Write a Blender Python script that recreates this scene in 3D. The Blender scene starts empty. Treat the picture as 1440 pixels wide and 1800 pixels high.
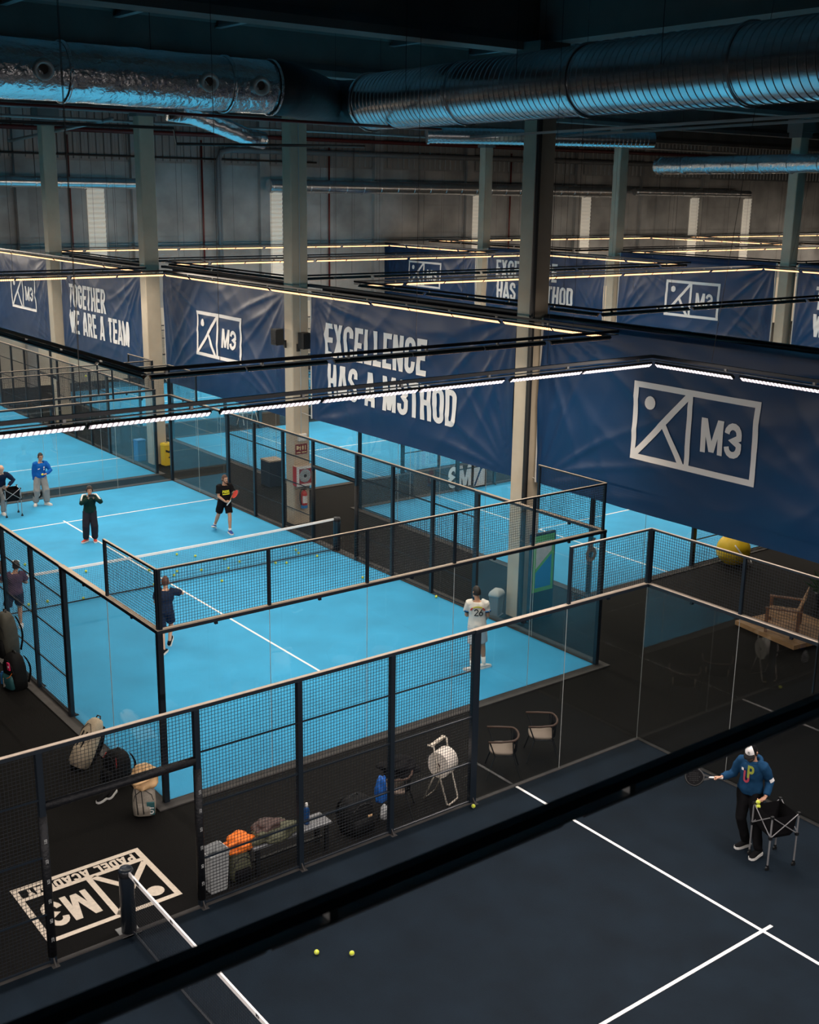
import bpy, bmesh, math, random
from math import sin, cos, pi, radians, atan2, sqrt
from mathutils import Vector, Matrix, noise
random.seed(7)
SC = bpy.context.scene
COL = SC.collection

# ------------------------------------------------------------------ camera, world, exposure
def make_camera():
    f, cx, cy, cz, yaw, pit, rol = 2056.98, -12.3952, -26.0009, 9.6593, -0.656004, 0.265705, 0.015317
    fw = Vector((-sin(yaw) * cos(pit), cos(yaw) * cos(pit), -sin(pit)))
    r = fw.cross(Vector((0, 0, 1))).normalized()
    u = r.cross(fw)
    rr = cos(rol) * r + sin(rol) * u
    uu = -sin(rol) * r + cos(rol) * u
    cam = bpy.data.cameras.new('camera')
    cam.sensor_fit = 'VERTICAL'; cam.sensor_height = 36.0; cam.sensor_width = 28.8
    cam.lens = f / 1800 * 36
    cam.clip_start = 0.1; cam.clip_end = 300
    cam.dof.use_dof = True; cam.dof.focus_distance = 28.0; cam.dof.aperture_fstop = 3.2
    o = bpy.data.objects.new('camera', cam); COL.objects.link(o)
    m = Matrix(((rr.x, uu.x, -fw.x, cx), (rr.y, uu.y, -fw.y, cy), (rr.z, uu.z, -fw.z, cz), (0, 0, 0, 1)))
    o.matrix_world = m
    SC.camera = o
make_camera()
W = bpy.data.worlds.new('world'); SC.world = W; W.use_nodes = True
W.node_tree.nodes['Background'].inputs[0].default_value = (0.45, 0.68, 0.8, 1)
W.node_tree.nodes['Background'].inputs[1].default_value = 0.006
SC.view_settings.view_transform = 'Standard'; SC.view_settings.look = 'None'
SC.view_settings.exposure = 0.0; SC.view_settings.gamma = 1.0
SC.view_settings.use_curve_mapping = False
SC.cycles.use_denoising = True
SC.cycles.max_bounces = 8; SC.cycles.diffuse_bounces = 4; SC.cycles.glossy_bounces = 3
SC.cycles.transparent_max_bounces = 40; SC.cycles.caustics_reflective = False; SC.cycles.caustics_refractive = False
SC.cycles.sample_clamp_indirect = 4.0
WARM = (1.0, 0.86, 0.71); NEUTRAL = (1.0, 0.89, 0.84)
LIGHT_W_PER_M = 31.0          # electrical output of the court strips, watts per metre

# ------------------------------------------------------------------ materials
def lin(h):
    h = h.lstrip('#'); v = [int(h[i:i + 2], 16) / 255 for i in (0, 2, 4)]
    return tuple(c / 12.92 if c <= .04045 else ((c + .055) / 1.055) ** 2.4 for c in v)
def mat(name, col, rough=.6, metal=0., spec=.5, var=0., vscale=3., bump=0., bscale=20., emit=None, estr=0., sheen=0.):
    if isinstance(col, str): col = lin(col)
    m = bpy.data.materials.new(name); m.use_nodes = True
    nt = m.node_tree; b = nt.nodes['Principled BSDF']
    b.inputs['Base Color'].default_value = (*col, 1)
    b.inputs['Roughness'].default_value = rough; b.inputs['Metallic'].default_value = metal
    b.inputs['Specular IOR Level'].default_value = spec
    if var or bump:
        tc = nt.nodes.new('ShaderNodeTexCoord')
    if var:
        n = nt.nodes.new('ShaderNodeTexNoise'); n.inputs['Scale'].default_value = vscale; n.inputs['Detail'].default_value = 6
        nt.links.new(tc.outputs['Object'], n.inputs['Vector'])
        r = nt.nodes.new('ShaderNodeValToRGB')
        r.color_ramp.elements[0].position = .3; r.color_ramp.elements[1].position = .7
        r.color_ramp.elements[0].color = (*[c * (1 - var) for c in col], 1)
        r.color_ramp.elements[1].color = (*[min(1, c * (1 + var)) for c in col], 1)
        nt.links.new(n.outputs['Fac'], r.inputs['Fac']); nt.links.new(r.outputs['Color'], b.inputs['Base Color'])
    if bump:
        n2 = nt.nodes.new('ShaderNodeTexNoise'); n2.inputs['Scale'].default_value = bscale; n2.inputs['Detail'].default_value = 4
        nt.links.new(tc.outputs['Object'], n2.inputs['Vector'])
        bp = nt.nodes.new('ShaderNodeBump'); bp.inputs['Strength'].default_value = bump; bp.inputs['Distance'].default_value = .03
        nt.links.new(n2.outputs['Fac'], bp.inputs['Height']); nt.links.new(bp.outputs['Normal'], b.inputs['Normal'])
    if emit:
        b.inputs['Emission Color'].default_value = (*emit, 1); b.inputs['Emission Strength'].default_value = estr
    return m
def glass_mat(name, tint, ior=1.5):
    m = bpy.data.materials.new(name); m.use_nodes = True; nt = m.node_tree; nt.nodes.clear()
    out = nt.nodes.new('ShaderNodeOutputMaterial'); mx = nt.nodes.new('ShaderNodeMixShader')
    tr = nt.nodes.new('ShaderNodeBsdfTransparent'); tr.inputs[0].default_value = (*tint, 1)
    gl = nt.nodes.new('ShaderNodeBsdfGlossy'); gl.inputs['Roughness'].default_value = 0.0
    fr = nt.nodes.new('ShaderNodeFresnel'); ge = nt.nodes.new('ShaderNodeNewGeometry'); mi = nt.nodes.new('ShaderNodeMapRange')
    mi.inputs['To Min'].default_value = ior; mi.inputs['To Max'].default_value = 1 / ior      # same reflectance on both faces of the pane
    nt.links.new(ge.outputs['Backfacing'], mi.inputs['Value']); nt.links.new(mi.outputs[0], fr.inputs['IOR'])
    nt.links.new(fr.outputs[0], mx.inputs[0]); nt.links.new(tr.outputs[0], mx.inputs[1]); nt.links.new(gl.outputs[0], mx.inputs[2])
    nt.links.new(mx.outputs[0], out.inputs[0])
    return m
def led_mat(name, col, strength, period=.06, dip=.35):
    m = bpy.data.materials.new(name); m.use_nodes = True; nt = m.node_tree; nt.nodes.clear()
    out = nt.nodes.new('ShaderNodeOutputMaterial'); em = nt.nodes.new('ShaderNodeEmission')
    em.inputs[0].default_value = (*col, 1)
    tc = nt.nodes.new('ShaderNodeTexCoord'); wv = nt.nodes.new('ShaderNodeTexWave')
    wv.inputs['Scale'].default_value = 2 * pi / period / 20; wv.inputs['Distortion'].default_value = 0
    mr = nt.nodes.new('ShaderNodeMapRange'); mr.inputs['To Min'].default_value = strength * dip; mr.inputs['To Max'].default_value = strength * 1.3
    nt.links.new(tc.outputs['Object'], wv.inputs['Vector']); nt.links.new(wv.outputs['Fac'], mr.inputs['Value'])
    nt.links.new(mr.outputs[0], em.inputs['Strength']); nt.links.new(em.outputs[0], out.inputs[0])
    m.cycles.emission_sampling = 'NONE'
    return m
MT = {}
MT['turf_blue'] = mat('turf_blue', (.032, .315, .59), .75, spec=.3, var=.10, vscale=.9, bump=.25, bscale=90)
MT['turf_navy'] = mat('turf_navy', (.0042, .0098, .0165), .8, spec=.12, var=.22, vscale=1.4, bump=.3, bscale=90)
MT['line'] = mat('line_white', (.82, .82, .80), .7)
MT['floor'] = mat('floor_rubber', (.0037, .0037, .0036), .8, spec=.10, var=.15, vscale=2, bump=.2, bscale=60)
MT['kerb'] = mat('kerb_concrete', (.045, .043, .042), .8, var=.2, vscale=5)
MT['post'] = mat('post_black', (.010, .016, .024), .35, spec=.5)
MT['wire'] = mat('wire_black', (.012, .016, .022), .5)
MT['railtop'] = mat('rail_steel', (.010, .016, .024), .42, spec=.6)
MT['pad'] = mat('pad_vinyl', (.007, .008, .010), .5, spec=.25, bump=.4, bscale=25)
MT['glass'] = glass_mat('glass_clear', (.955, .975, .975))
MT['gedge'] = mat('glass_edge', (.45, .47, .46), .4)
MT['concrete'] = mat('concrete_wall', (.36, .355, .345), .85, var=.3, vscale=.55, bump=.15, bscale=8)
MT['wallpale'] = mat('wall_plaster', (.66, .60, .50), .85, var=.06, vscale=.5)
MT['column'] = mat('column_paint', (.50, .43, .33), .7, var=.08, vscale=2.0, bump=.1, bscale=10)
MT['beam'] = mat('beam_concrete', (.16, .165, .16), .85, var=.15, vscale=1)
MT['deck'] = mat('roof_deck', (.22, .26, .29), .55, metal=.3, var=.15, vscale=.7)
MT['steel'] = mat('steel_grey', (.34, .36, .37), .5, metal=.5)
MT['galv'] = mat('galvanised', (.74, .76, .78), .24, metal=.95, var=.1, vscale=2, bump=.08, bscale=6)
MT['galv_dull'] = mat('galvanised_dull', (.30, .31, .31), .5, metal=.6)
MT['foil'] = mat('foil_insulation', (.78, .80, .82), .2, metal=.95, bump=1.0, bscale=8)
MT['wrap'] = mat('black_insulation', (.020, .025, .028), .55, bump=.5, bscale=6)
MT['white'] = mat('white_plastic', (.72, .72, .70), .5)
MT['redpipe'] = mat('red_pipe', (.13, .012, .010), .45)
MT['red'] = mat('red_paint', (.50, .025, .02), .4)
MT['maroon'] = mat('sign_maroon', (.18, .012, .018), .5)
MT['cream'] = mat('sign_cream', (.75, .62, .35), .6)
MT['black'] = mat('black_plastic', (.009, .010, .011), .45)
MT['navyfab'] = mat('banner_navy', (.0040, .036, .112), .43, spec=.48, bump=.04, bscale=3)
MT['bwhite'] = mat('banner_print', (.86, .84, .82), .55)
MT['hem'] = mat('banner_hem', (.62, .60, .57), .6)
MT['yellow'] = mat('yellow_plastic', (.72, .50, .015), .5)
MT['blueplast'] = mat('blue_plastic', (.03, .22, .55), .5)
MT['greyplast'] = mat('grey_plastic', (.17, .18, .19), .5)
MT['greyl'] = mat('grey_light_plastic', (.40, .42, .42), .5)
MT['green'] = mat('poster_green', (.15, .60, .13), .5)
MT['posterblue'] = mat('poster_blue', (.012, .30, .74), .5)
MT['posterwhite'] = mat('poster_white', (.74, .76, .75), .5, var=.1, vscale=8)
MT['posterframe'] = mat('poster_frame', (.006, .022, .045), .5)
MT['ball'] = mat('ball_felt', (.60, .68, .06), .9, bump=.2, bscale=200)
MT['wood'] = mat('wood_brown', (.20, .095, .045), .6, var=.3, vscale=6)
MT['woodl'] = mat('wood_pine', (.42, .25, .12), .65, var=.25, vscale=5)
MT['seatpad'] = mat('seat_beige', (.20, .155, .12), .7)
MT['chrome'] = mat('chrome_tube', (.62, .56, .47), .35, metal=.25)
MT['alu'] = mat('aluminium_tube', (.42, .42, .43), .4, metal=.6)
MT['paper'] = mat('paper_white', (.80, .74, .66), .85)
MT['strip'] = mat('corrugated_panel', (.86, .82, .74), .7, emit=(1.0, .90, .74), estr=.16)  # faint emission added to lift the brightness of the wall strips
MT['skin'] = mat('skin', (.46, .25, .16), .5, var=.06, vscale=20)
MT['skin2'] = mat('skin_pale', (.55, .33, .23), .5, var=.06, vscale=20)
MT['hair'] = mat('hair_dark', (.012, .009, .008), .6)
MT['hairb'] = mat('hair_brown', (.060, .022, .012), .6)
MT['grass'] = mat('plant_green', (.03, .09, .03), .6)
LEDW = led_mat('led_warm', (1.0, .52, .24), 3.2)
LEDN = led_mat('led_cool', (1.0, .86, .90), 2.6, .07, .15)

# ------------------------------------------------------------------ mesh builder
class MB:
    def __init__(s): s.v = []; s.f = []
    def add(s, vs, fs):
        n = len(s.v); s.v += [tuple(v) for v in vs]; s.f += [tuple(i + n for i in f) for f in fs]; return s
    def box(s, x0, x1, y0, y1, z0, z1, m=None):
        vs = [Vector((x, y, z)) for z in (z0, z1) for y in (y0, y1) for x in (x0, x1)]
        if m: vs = [m @ v for v in vs]
        return s.add(vs, [(0, 2, 3, 1), (4, 5, 7, 6), (0, 1, 5, 4), (2, 6, 7, 3), (0, 4, 6, 2), (1, 3, 7, 5)])
    def bbox(s, x0, x1, y0, y1, z0, z1, b=.01, m=None):      # box with chamfered vertical and top edges
        def ring(z, i):
            return [(x0 + i, y0), (x1 - i, y0), (x1, y0 + i), (x1, y1 - i), (x1 - i, y1), (x0 + i, y1), (x0, y1 - i), (x0, y0 + i)], z
        rings = []
        for z, sh in ((z0, b), (z0 + b, 0), (z1 - b, 0), (z1, b)):
            xa, xb, ya, yb = x0 + sh, x1 - sh, y0 + sh, y1 - sh
            rings.append([Vector(p) for p in ((xa + b, ya, z), (xb - b, ya, z), (xb, ya + b, z), (xb, yb - b, z), (xb - b, yb, z), (xa + b, yb, z), (xa, yb - b, z), (xa, ya + b, z))])
        if m: rings = [[m @ v for v in r] for r in rings]
        return s.loft(rings)
    def loft(s, rings, cap=True, closed=True):
        n = len(rings[0]); vs = [v for r in rings for v in r]; fs = []
        for i in range(len(rings) - 1):
            for j in range(n if closed else n - 1):
                k = (j + 1) % n
                fs.append((i * n + j, i * n + k, (i + 1) * n + k, (i + 1) * n + j))
        if cap:
            fs.append(tuple(reversed(range(n)))); fs.append(tuple(range((len(rings) - 1) * n, len(rings) * n)))
        return s.add(vs, fs)
    def tube(s, pts, r, n=8, cap=True):
        pts = [Vector(p) for p in pts]; rs = r if isinstance(r, (list, tuple)) else [r] * len(pts)
        rings = []; prev = None
        for i, p in enumerate(pts):
            d = (pts[min(i + 1, len(pts) - 1)] - pts[max(i - 1, 0)])
            d = d.normalized() if d.length > 1e-9 else Vector((0, 0, 1))
            if prev is None:
                a = Vector((0, 0, 1)) if abs(d.z) < .9 else Vector((1, 0, 0)); a = (a - d * a.dot(d)).normalized()
            else:
                a = prev - d * prev.dot(d); a = a.normalized() if a.length > 1e-6 else prev
            prev = a; b = d.cross(a)
            rings.append([p + rs[i] * (cos(2 * pi * k / n) * a + sin(2 * pi * k / n) * b) for k in range(n)])
        return s.loft(rings, cap)
    def bar(s, a, b, w, h, up=(0, 0, 1)):                       # rectangular bar between two points
        a = Vector(a); b = Vector(b); d = (b - a).normalized(); up = Vector(up)
        if abs(d.dot(up)) > .98: up = Vector((1, 0, 0))
        sd = d.cross(up).normalized(); u = sd.cross(d)
        q = [(-w / 2, -h / 2), (w / 2, -h / 2), (w / 2, h / 2), (-w / 2, h / 2)]
        return s.loft([[p + sd * x + u * y for x, y in q] for p in (a, b)])
    def lathe(s, prof, n=24, m=None, cap=True):                 # profile of (radius, height)
        rings = [[Vector((r * cos(2 * pi * k / n), r * sin(2 * pi * k / n), z)) for k in range(n)] for r, z in prof]
        if m: rings = [[m @ v for v in r] for r in rings]
        return s.loft(rings, cap)
    def ell(s, c, rx, ry, rz, n=14, m=8, mt=None):
        rings = []
        for i in range(m + 1):
            t = -pi / 2 + pi * i / m; k = max(cos(t), .02)
            r = [Vector((c[0] + rx * k * cos(2 * pi * j / n), c[1] + ry * k * sin(2 * pi * j / n), c[2] + rz * sin(t))) for j in range(n)]
            rings.append([mt @ v for v in r] if mt else r)
        return s.loft(rings)
    def poly(s, pts2, z0, z1, f):                               # prism; f maps (x, y, h) to 3-D
        n = len(pts2)
        return s.add([f(x, y, h) for h in (z0, z1) for x, y in pts2],
                     [tuple(reversed(range(n))), tuple(range(n, 2 * n))] + [(i, (i + 1) % n, n + (i + 1) % n, n + i) for i in range(n)])
    def mesh(s, name, m=None, smooth=False):
        me = bpy.data.meshes.new(name); me.from_pydata(s.v, [], s.f); me.update()
        if m: me.materials.append(MT[m] if isinstance(m, str) else m)
        if smooth:
            for p in me.polygons: p.use_smooth = True
        return me
    def build(s, name, m=None, parent=None, smooth=False, loc=None, rot=None):
        return link(name, s.mesh(name, m, smooth), parent, loc, rot)
def link(name, me, parent=None, loc=None, rot=None):
    o = bpy.data.objects.new(name, me); COL.objects.link(o)
    if parent: o.parent = parent
    if loc: o.location = loc
    if rot: o.rotation_euler = rot
    return o
def autosmooth(o, ang=40):
    me = o.data
    for p in me.polygons: p.use_smooth = True
    bm = bmesh.new(); bm.from_mesh(me)
    for e in bm.edges:
        if len(e.link_faces) == 2 and e.calc_face_angle(0) > radians(ang): e.smooth = False
    bm.to_mesh(me); bm.free(); return o
def thing(name, label, cat, loc=(0, 0, 0), rz=0., group=None):
    o = bpy.data.objects.new(name, None); COL.objects.link(o)
    o.location = loc; o.rotation_euler = (0, 0, rz); o['label'] = label; o['category'] = cat
    if group: o['group'] = group
    o.empty_display_size = .2
    return o
def tag(o, label, cat, group=None):
    o['label'] = label; o['category'] = cat
    if group: o['group'] = group
    return o
def struct(o): o['kind'] = 'structure'; return o
ORD = ['first', 'second', 'third', 'fourth', 'fifth', 'sixth', 'seventh', 'eighth', 'ninth', 'tenth', 'eleventh', 'twelfth', 'thirteenth',
       'fourteenth', 'fifteenth', 'sixteenth', 'seventeenth', 'eighteenth', 'nineteenth', 'twentieth', 'twenty-first', 'twenty-second', 'twenty-third', 'twenty-fourth', 'twenty-fifth', 'twenty-sixth', 'twenty-seventh']

# ------------------------------------------------------------------ block lettering (centre-line strokes, box 1 high)
def arc(cx, cy, rx, ry, a0, a1, n=7):
    return [(cx + rx * cos(radians(a0 + (a1 - a0) * i / n)), cy + ry * sin(radians(a0 + (a1 - a0) * i / n))) for i in range(n + 1)]
def glyph(c, w, t):
    """strokes of character c in a box w wide and 1 high, stroke thickness t"""
    l, r, b, T, m = t / 2, w - t / 2, t / 2, 1 - t / 2, .5
    k = (r - l) / 2; cx = w / 2
    G = {'E': [[(l, 0), (l, 1)], [(0, T), (w, T)], [(0, m), (w * .92, m)], [(0, b), (w, b)]],
         'L': [[(l, 0), (l, 1)], [(0, b), (w, b)]], 'T': [[(0, T), (w, T)], [(cx, 0), (cx, 1)]],
         'H': [[(l, 0), (l, 1)], [(r, 0), (r, 1)], [(l, m), (r, m)]], 'I': [[(cx, 0), (cx, 1)]],
         'X': [[(l, 0), (r, 1)], [(l, 1), (r, 0)]], 'Y': [[(cx, 0), (cx, .5)], [(cx, .42), (l, 1)], [(cx, .42), (r, 1)]],
         'A': [[(l * .8, 0), (cx - t * .22, 1)], [(w - l * .8, 0), (cx + t * .22, 1)], [(w * .2, .24), (w * .8, .24)]],
         'M': [[(l, 0), (l, 1)], [(r, 0), (r, 1)], [(l * 1.3, 1), (cx, .04)], [(cx, .04), (w - l * 1.3, 1)]],
         'N': [[(l, 0), (l, 1)], [(r, 0), (r, 1)], [(l, 1), (r, 0)]],
         'W': [[(l * .9, 1), (w * .29, 0)], [(w * .29, 0), (cx, .92)], [(cx, .92), (w * .71, 0)], [(w * .71, 0), (w - l * .9, 1)]],
         'C': [[(r, .66)] + arc(cx, T - k, k, k, 0, 180) + arc(cx, b + k, k, k, 180, 360) + [(r, .34)]],
         'G': [[(r, .68)] + arc(cx, T - k, k, k, 0, 180) + arc(cx, b + k, k, k, 180, 360) + [(r, .48), (cx, .48)]],
         'O': [arc(cx, T - k, k, k, 0, 180) + arc(cx, b + k, k, k, 180, 360) + [(r, T - k)]],
         'U': [[(l, 1)] + arc(cx, b + k, k, k, 180, 360) + [(r, 1)]],
         'D': [[(l, 0), (l, 1)], [(0, T)] + arc(r - k, T - k, k, k, 90, 0) + arc(r - k, b + k, k, k, 0, -90) + [(0, b)]],
         'P': [[(l, 0), (l, 1)], [(0, T)] + arc(r - k * .8, T - .18, k * .8, .18, 90, 0) + arc(r - k * .8, .46 + .15, k * .8, .15, 0, -90) + [(0, .46)]],
         'R': [[(l, 0), (l, 1)], [(0, T)] + arc(r - k * .8, T - .18, k * .8, .18, 90, 0) + arc(r - k * .8, .5 + .12, k * .8, .12, 0, -90) + [(0, .5)], [(w * .5, .5), (r, 0)]],
         'S': [[(r, .70)] + arc(cx, T - k, k, k, 0, 180) + [(l, .66), (r, .36)] + arc(cx, b + k, k, k, 0, -180) + [(l, .31)]],
         '3': [[(l, .70)] + arc(cx, T - k, k, k, 180, 0) + [(r, .60), (cx + .02, .5), (r, .40)] + arc(cx, b + k, k, k, 0, -180) + [(l, .31)]],
         '2': [[(l, .70)] + arc(cx, T - k, k, k, 180, 0) + [(r, .62), (l, b), (w, b)]],
         '6': [[(r * .9, 1), (l, .38)] + arc(cx, b + k, k, k, 180, -180, 14)]}
    return G[c]
WID = {'I': .5, 'M': 1.32, 'W': 1.4, 'A': 1.08, ' ': .55, 'L': .85, 'E': .88, 'T': .9}
def thick(line, t):
    """quads for a thick polyline with mitred joints"""
    out = []; n = len(line); P = [Vector(p) for p in line]; off = []
    keep = [P[0]]
    for p in P[1:]:
        if (p - keep[-1]).length > 1e-5: keep.append(p)
    P = keep; n = len(P)
    if n == 2 and abs(P[1].x - P[0].x) > .02 and abs(P[1].y - P[0].y) > .3:      # diagonal with level ends
        hx = Vector((t / 2 * min((P[1] - P[0]).length / abs(P[1].y - P[0].y), 1.25), 0)); return [[P[0] - hx, P[1] - hx, P[1] + hx, P[0] + hx]]
    closed = n > 3 and (P[0] - P[-1]).length < 1e-4
    for i in range(n):
        d0 = (P[i] - P[i - 1]).normalized() if i else None
        d1 = (P[i + 1] - P[i]).normalized() if i < n - 1 else None
        if closed and d0 is None: d0 = (P[-1] - P[-2]).normalized()
        if closed and d1 is None: d1 = (P[1] - P[0]).normalized()
        d0 = d0 or d1; d1 = d1 or d0
        n0 = Vector((-d0.y, d0.x)); n1 = Vector((-d1.y, d1.x)); mm = n0 + n1
        if mm.length < .3: mm = n1 * 1.
        else: mm = mm / max(mm.dot(n1), .45)
        off.append(mm * t / 2)
    for i in range(n - 1):
        out.append([P[i] - off[i], P[i + 1] - off[i + 1], P[i + 1] + off[i + 1], P[i] + off[i]])
    return out
def text_polys(txt, x, y, h, wr=.42, tr=.155, gap=.06, width=None):
    """list of 2-D quads for a text line, lower left corner (x, y), cap height h"""
    adv = sum((WID.get(c, 1) * wr + gap) for c in txt) - gap
    sx = (width / (adv * h)) if width else 1.
    out = []; cx = 0
    for c in txt:
        w = WID.get(c, 1) * wr
        if c != ' ':
            for st in glyph(c, w, tr):
                for q in thick(st, tr): out.append([(x + (cx + p.x) * h * sx, y + min(max(p.y, 0), 1) * h) for p in q])
        cx += w + gap
    return out
def logo_polys(x, y, w, h, t=None, band=False):
    """framed mountain-and-sun mark with M3; upper left corner (x, y) and y downwards is negative"""
    t = t or h * .075; out = []
    def rect(a, b, c, d): out.append([(x + a, y - d), (x + c, y - d), (x + c, y - b), (x + a, y - b)])
    H = h * (.78 if band else 1)
    rect(0, 0, w, t); rect(0, h - t, w, h); rect(0, 0, t, h); rect(w - t, 0, w, h)
    mx = w * .475
    rect(mx - t / 2, 0, mx + t / 2, H)
    if band:
        rect(0, H - t * .5, w, H + t * .5)
        out.extend(text_polys('PADEL ACADEMY', x + w * .075, y - h + t * 1.25, h * .135, wr=.62, tr=.22, gap=.1, width=w * .84))
    for a, b in (((t * .9, H - t * .9), (mx, t * .6)), ((mx * .54, H * .47), (mx * .93, H - t * .3))):
        a = Vector((x + a[0], y - a[1])); b = Vector((x + b[0], y - b[1])); d = (b - a).normalized(); nn = Vector((-d.y, d.x)) * t * .55
        out.append([tuple(a - nn), tuple(b - nn), tuple(b + nn), tuple(a + nn)])
    r = h * .085; c = (x + mx * .30, y - H * .25)
    out.append([(c[0] + r * cos(i * pi / 8), c[1] + r * sin(i * pi / 8)) for i in range(16)])
    th = H * (.42 if not band else .55)
    out.extend(text_polys('M3', x + w * (.575 if not band else .55), y - H * (.30 if not band else .24) - th, th, wr=.62, tr=.185, gap=.06, width=w * (.31 if not band else .36)))
    return out
def flat_art(name, polys, m, parent, f, cuts=None):
    """2-D polygons laid on a surface by f(x, y); cut to a grid first so that they follow a wavy surface"""
    bm = bmesh.new(); lay = bm.faces.layers.int.new('step')
    for iq, q in enumerate(polys):
        area = sum(q[i][0] * q[(i + 1) % len(q)][1] - q[(i + 1) % len(q)][0] * q[i][1] for i in range(len(q)))
        if area < 0: q = list(reversed(q))
        bm.faces.new([bm.verts.new((a, b, 0)) for a, b in q])[lay] = iq
    if cuts:
        xs = [v.co.x for v in bm.verts]; ys = [v.co.y for v in bm.verts]
        for ax, lo, hi in ((0, min(xs), max(xs)), (1, min(ys), max(ys))):
            k = math.ceil(lo / cuts)
            while k * cuts < hi:
                co = [0, 0, 0]; no = [0, 0, 0]; co[ax] = k * cuts; no[ax] = 1
                bmesh.ops.bisect_plane(bm, geom=bm.verts[:] + bm.edges[:] + bm.faces[:], plane_co=co, plane_no=no); k += 1
    step = {v: v.link_faces[0][lay] % 9 for v in bm.verts}
    for v in bm.verts:                                           # overlapping strokes lie a hair apart, like layers of print
        a, b = v.co.x, v.co.y; p = Vector(f(a, b)); e = .004
        nn = (Vector(f(a + e, b)) - p).cross(Vector(f(a, b + e)) - p)
        v.co = p + (nn.normalized() * .0003 * step[v] if nn.length > 1e-12 else Vector())
    me = bpy.data.meshes.new(name); bm.to_mesh(me); bm.free(); me.materials.append(MT[m] if isinstance(m, str) else m)
    return link(name, me, parent)
def remesh(mb, voxel, name, m, parent=None, smooth=2, wrinkle=0., wscale=(9, 9, 5), seed=0):
    """one continuous skin around overlapping lofted shapes"""
    me = mb.mesh(name); o = bpy.data.objects.new(name, me); COL.objects.link(o)
    md = o.modifiers.new('r', 'REMESH'); md.mode = 'VOXEL'; md.voxel_size = voxel
    if smooth:
        sm = o.modifiers.new('s', 'SMOOTH'); sm.iterations = smooth; sm.factor = .5
    dg = bpy.context.evaluated_depsgraph_get()
    me2 = bpy.data.meshes.new_from_object(o.evaluated_get(dg))
    bpy.data.objects.remove(o); bpy.data.meshes.remove(me)
    me2.name = name; me2.materials.clear(); me2.materials.append(MT[m] if isinstance(m, str) else m)
    if wrinkle:
        nr = [v.normal.copy() for v in me2.vertices]
        for v, nn in zip(me2.vertices, nr):
            c = v.co; q = Vector((c.x * wscale[0] + seed, c.y * wscale[1], c.z * wscale[2]))
            d = 1 - abs(noise.noise(q)) * 2
            v.co = c + nn * wrinkle * (d + .5 * noise.noise(q * 2.3))
    for p in me2.polygons: p.use_smooth = True
    return link(name, me2, parent)

# ------------------------------------------------------------------ the hall
MT['railcap'] = mat('rail_cap_lit', (.36, .30, .235), .6, var=.12, vscale=6)  # light caught on the rail tops is put into this beige colour
struct(MB().box(-34, 92, -30, 32.3, -.25, 0).build('floor', 'floor'))
def hall():
    # roof deck: trapezoidal sheet running along x
    mb = MB(); y = -30.; pts = []
    while y < 32.2:
        pts += [(y, 14.15), (y + .17, 14.15), (y + .21, 14.23), (y + .38, 14.23)]; y += .42
    mb.loft([[Vector((x, a, b)) for a, b in pts] for x in (-34, 92)], cap=False, closed=False)
    mb.box(-34, 92, -30, 32.3, 14.3, 14.45)
    struct(mb.build('ceiling', 'deck'))
    # end wall: plaster base, concrete panels with open joints, ribbed sheet above
    w = MB(); xs = [-34, -20, -8, 2.2, 8.2, 14.2, 18.0, 21.6, 25.5, 29.4, 33, 36.7, 42, 46.8, 52.5, 55.5, 59.1, 65, 72, 79, 86, 92]
    for i in range(len(xs) - 1):
        for z0, z1 in ((3.6, 9.0), (9.02, 11.0)):
            w.box(xs[i] + .012, xs[i + 1] - .012, 32.0, 32.25, z0, z1)
    w.box(-34, 92, 32.06, 32.3, 3.5, 11.1)
    struct(w.build('wall_back', 'concrete'))
    struct(MB().box(-34, 92, 31.98, 32.3, 0, 3.6).build('wall_back_base', 'wallpale'))
    r = MB(); x = -34.; pr = []
    while x < 92:
        pr += [(x, 32.0), (x + .16, 32.0), (x + .2, 31.94), (x + .36, 31.94)]; x += .4
    r.loft([[Vector((a, b, z)) for a, b in pr] for z in (11.1, 14.2)], cap=False, closed=False)
    r.box(-34, 92, 32.05, 32.3, 11.0, 14.3)
    struct(r.build('wall_back_upper', 'galv_dull'))
    n = 1
    for x, wd in ((8.2, .55), (14.2, .6), (21.7, .6), (29.4, .6), (36.4, .5), (46.0, .5), (52.5, .6), (59.1, .7)):
        struct(MB().box(x - wd / 2, x + wd / 2, 31.72, 32.06, 0, 13.8).build('trim_%d' % n, 'concrete')); n += 1
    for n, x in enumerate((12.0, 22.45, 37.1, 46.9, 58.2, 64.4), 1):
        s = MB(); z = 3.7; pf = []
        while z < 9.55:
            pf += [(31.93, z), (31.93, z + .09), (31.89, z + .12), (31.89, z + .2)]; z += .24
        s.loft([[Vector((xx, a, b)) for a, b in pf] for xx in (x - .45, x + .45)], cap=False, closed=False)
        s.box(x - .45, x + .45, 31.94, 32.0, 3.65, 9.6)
        struct(s.build('glow_strip_%d' % n, 'strip'))        # ribbed pale wall strips, their glow added to brighten them
hall()

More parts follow.
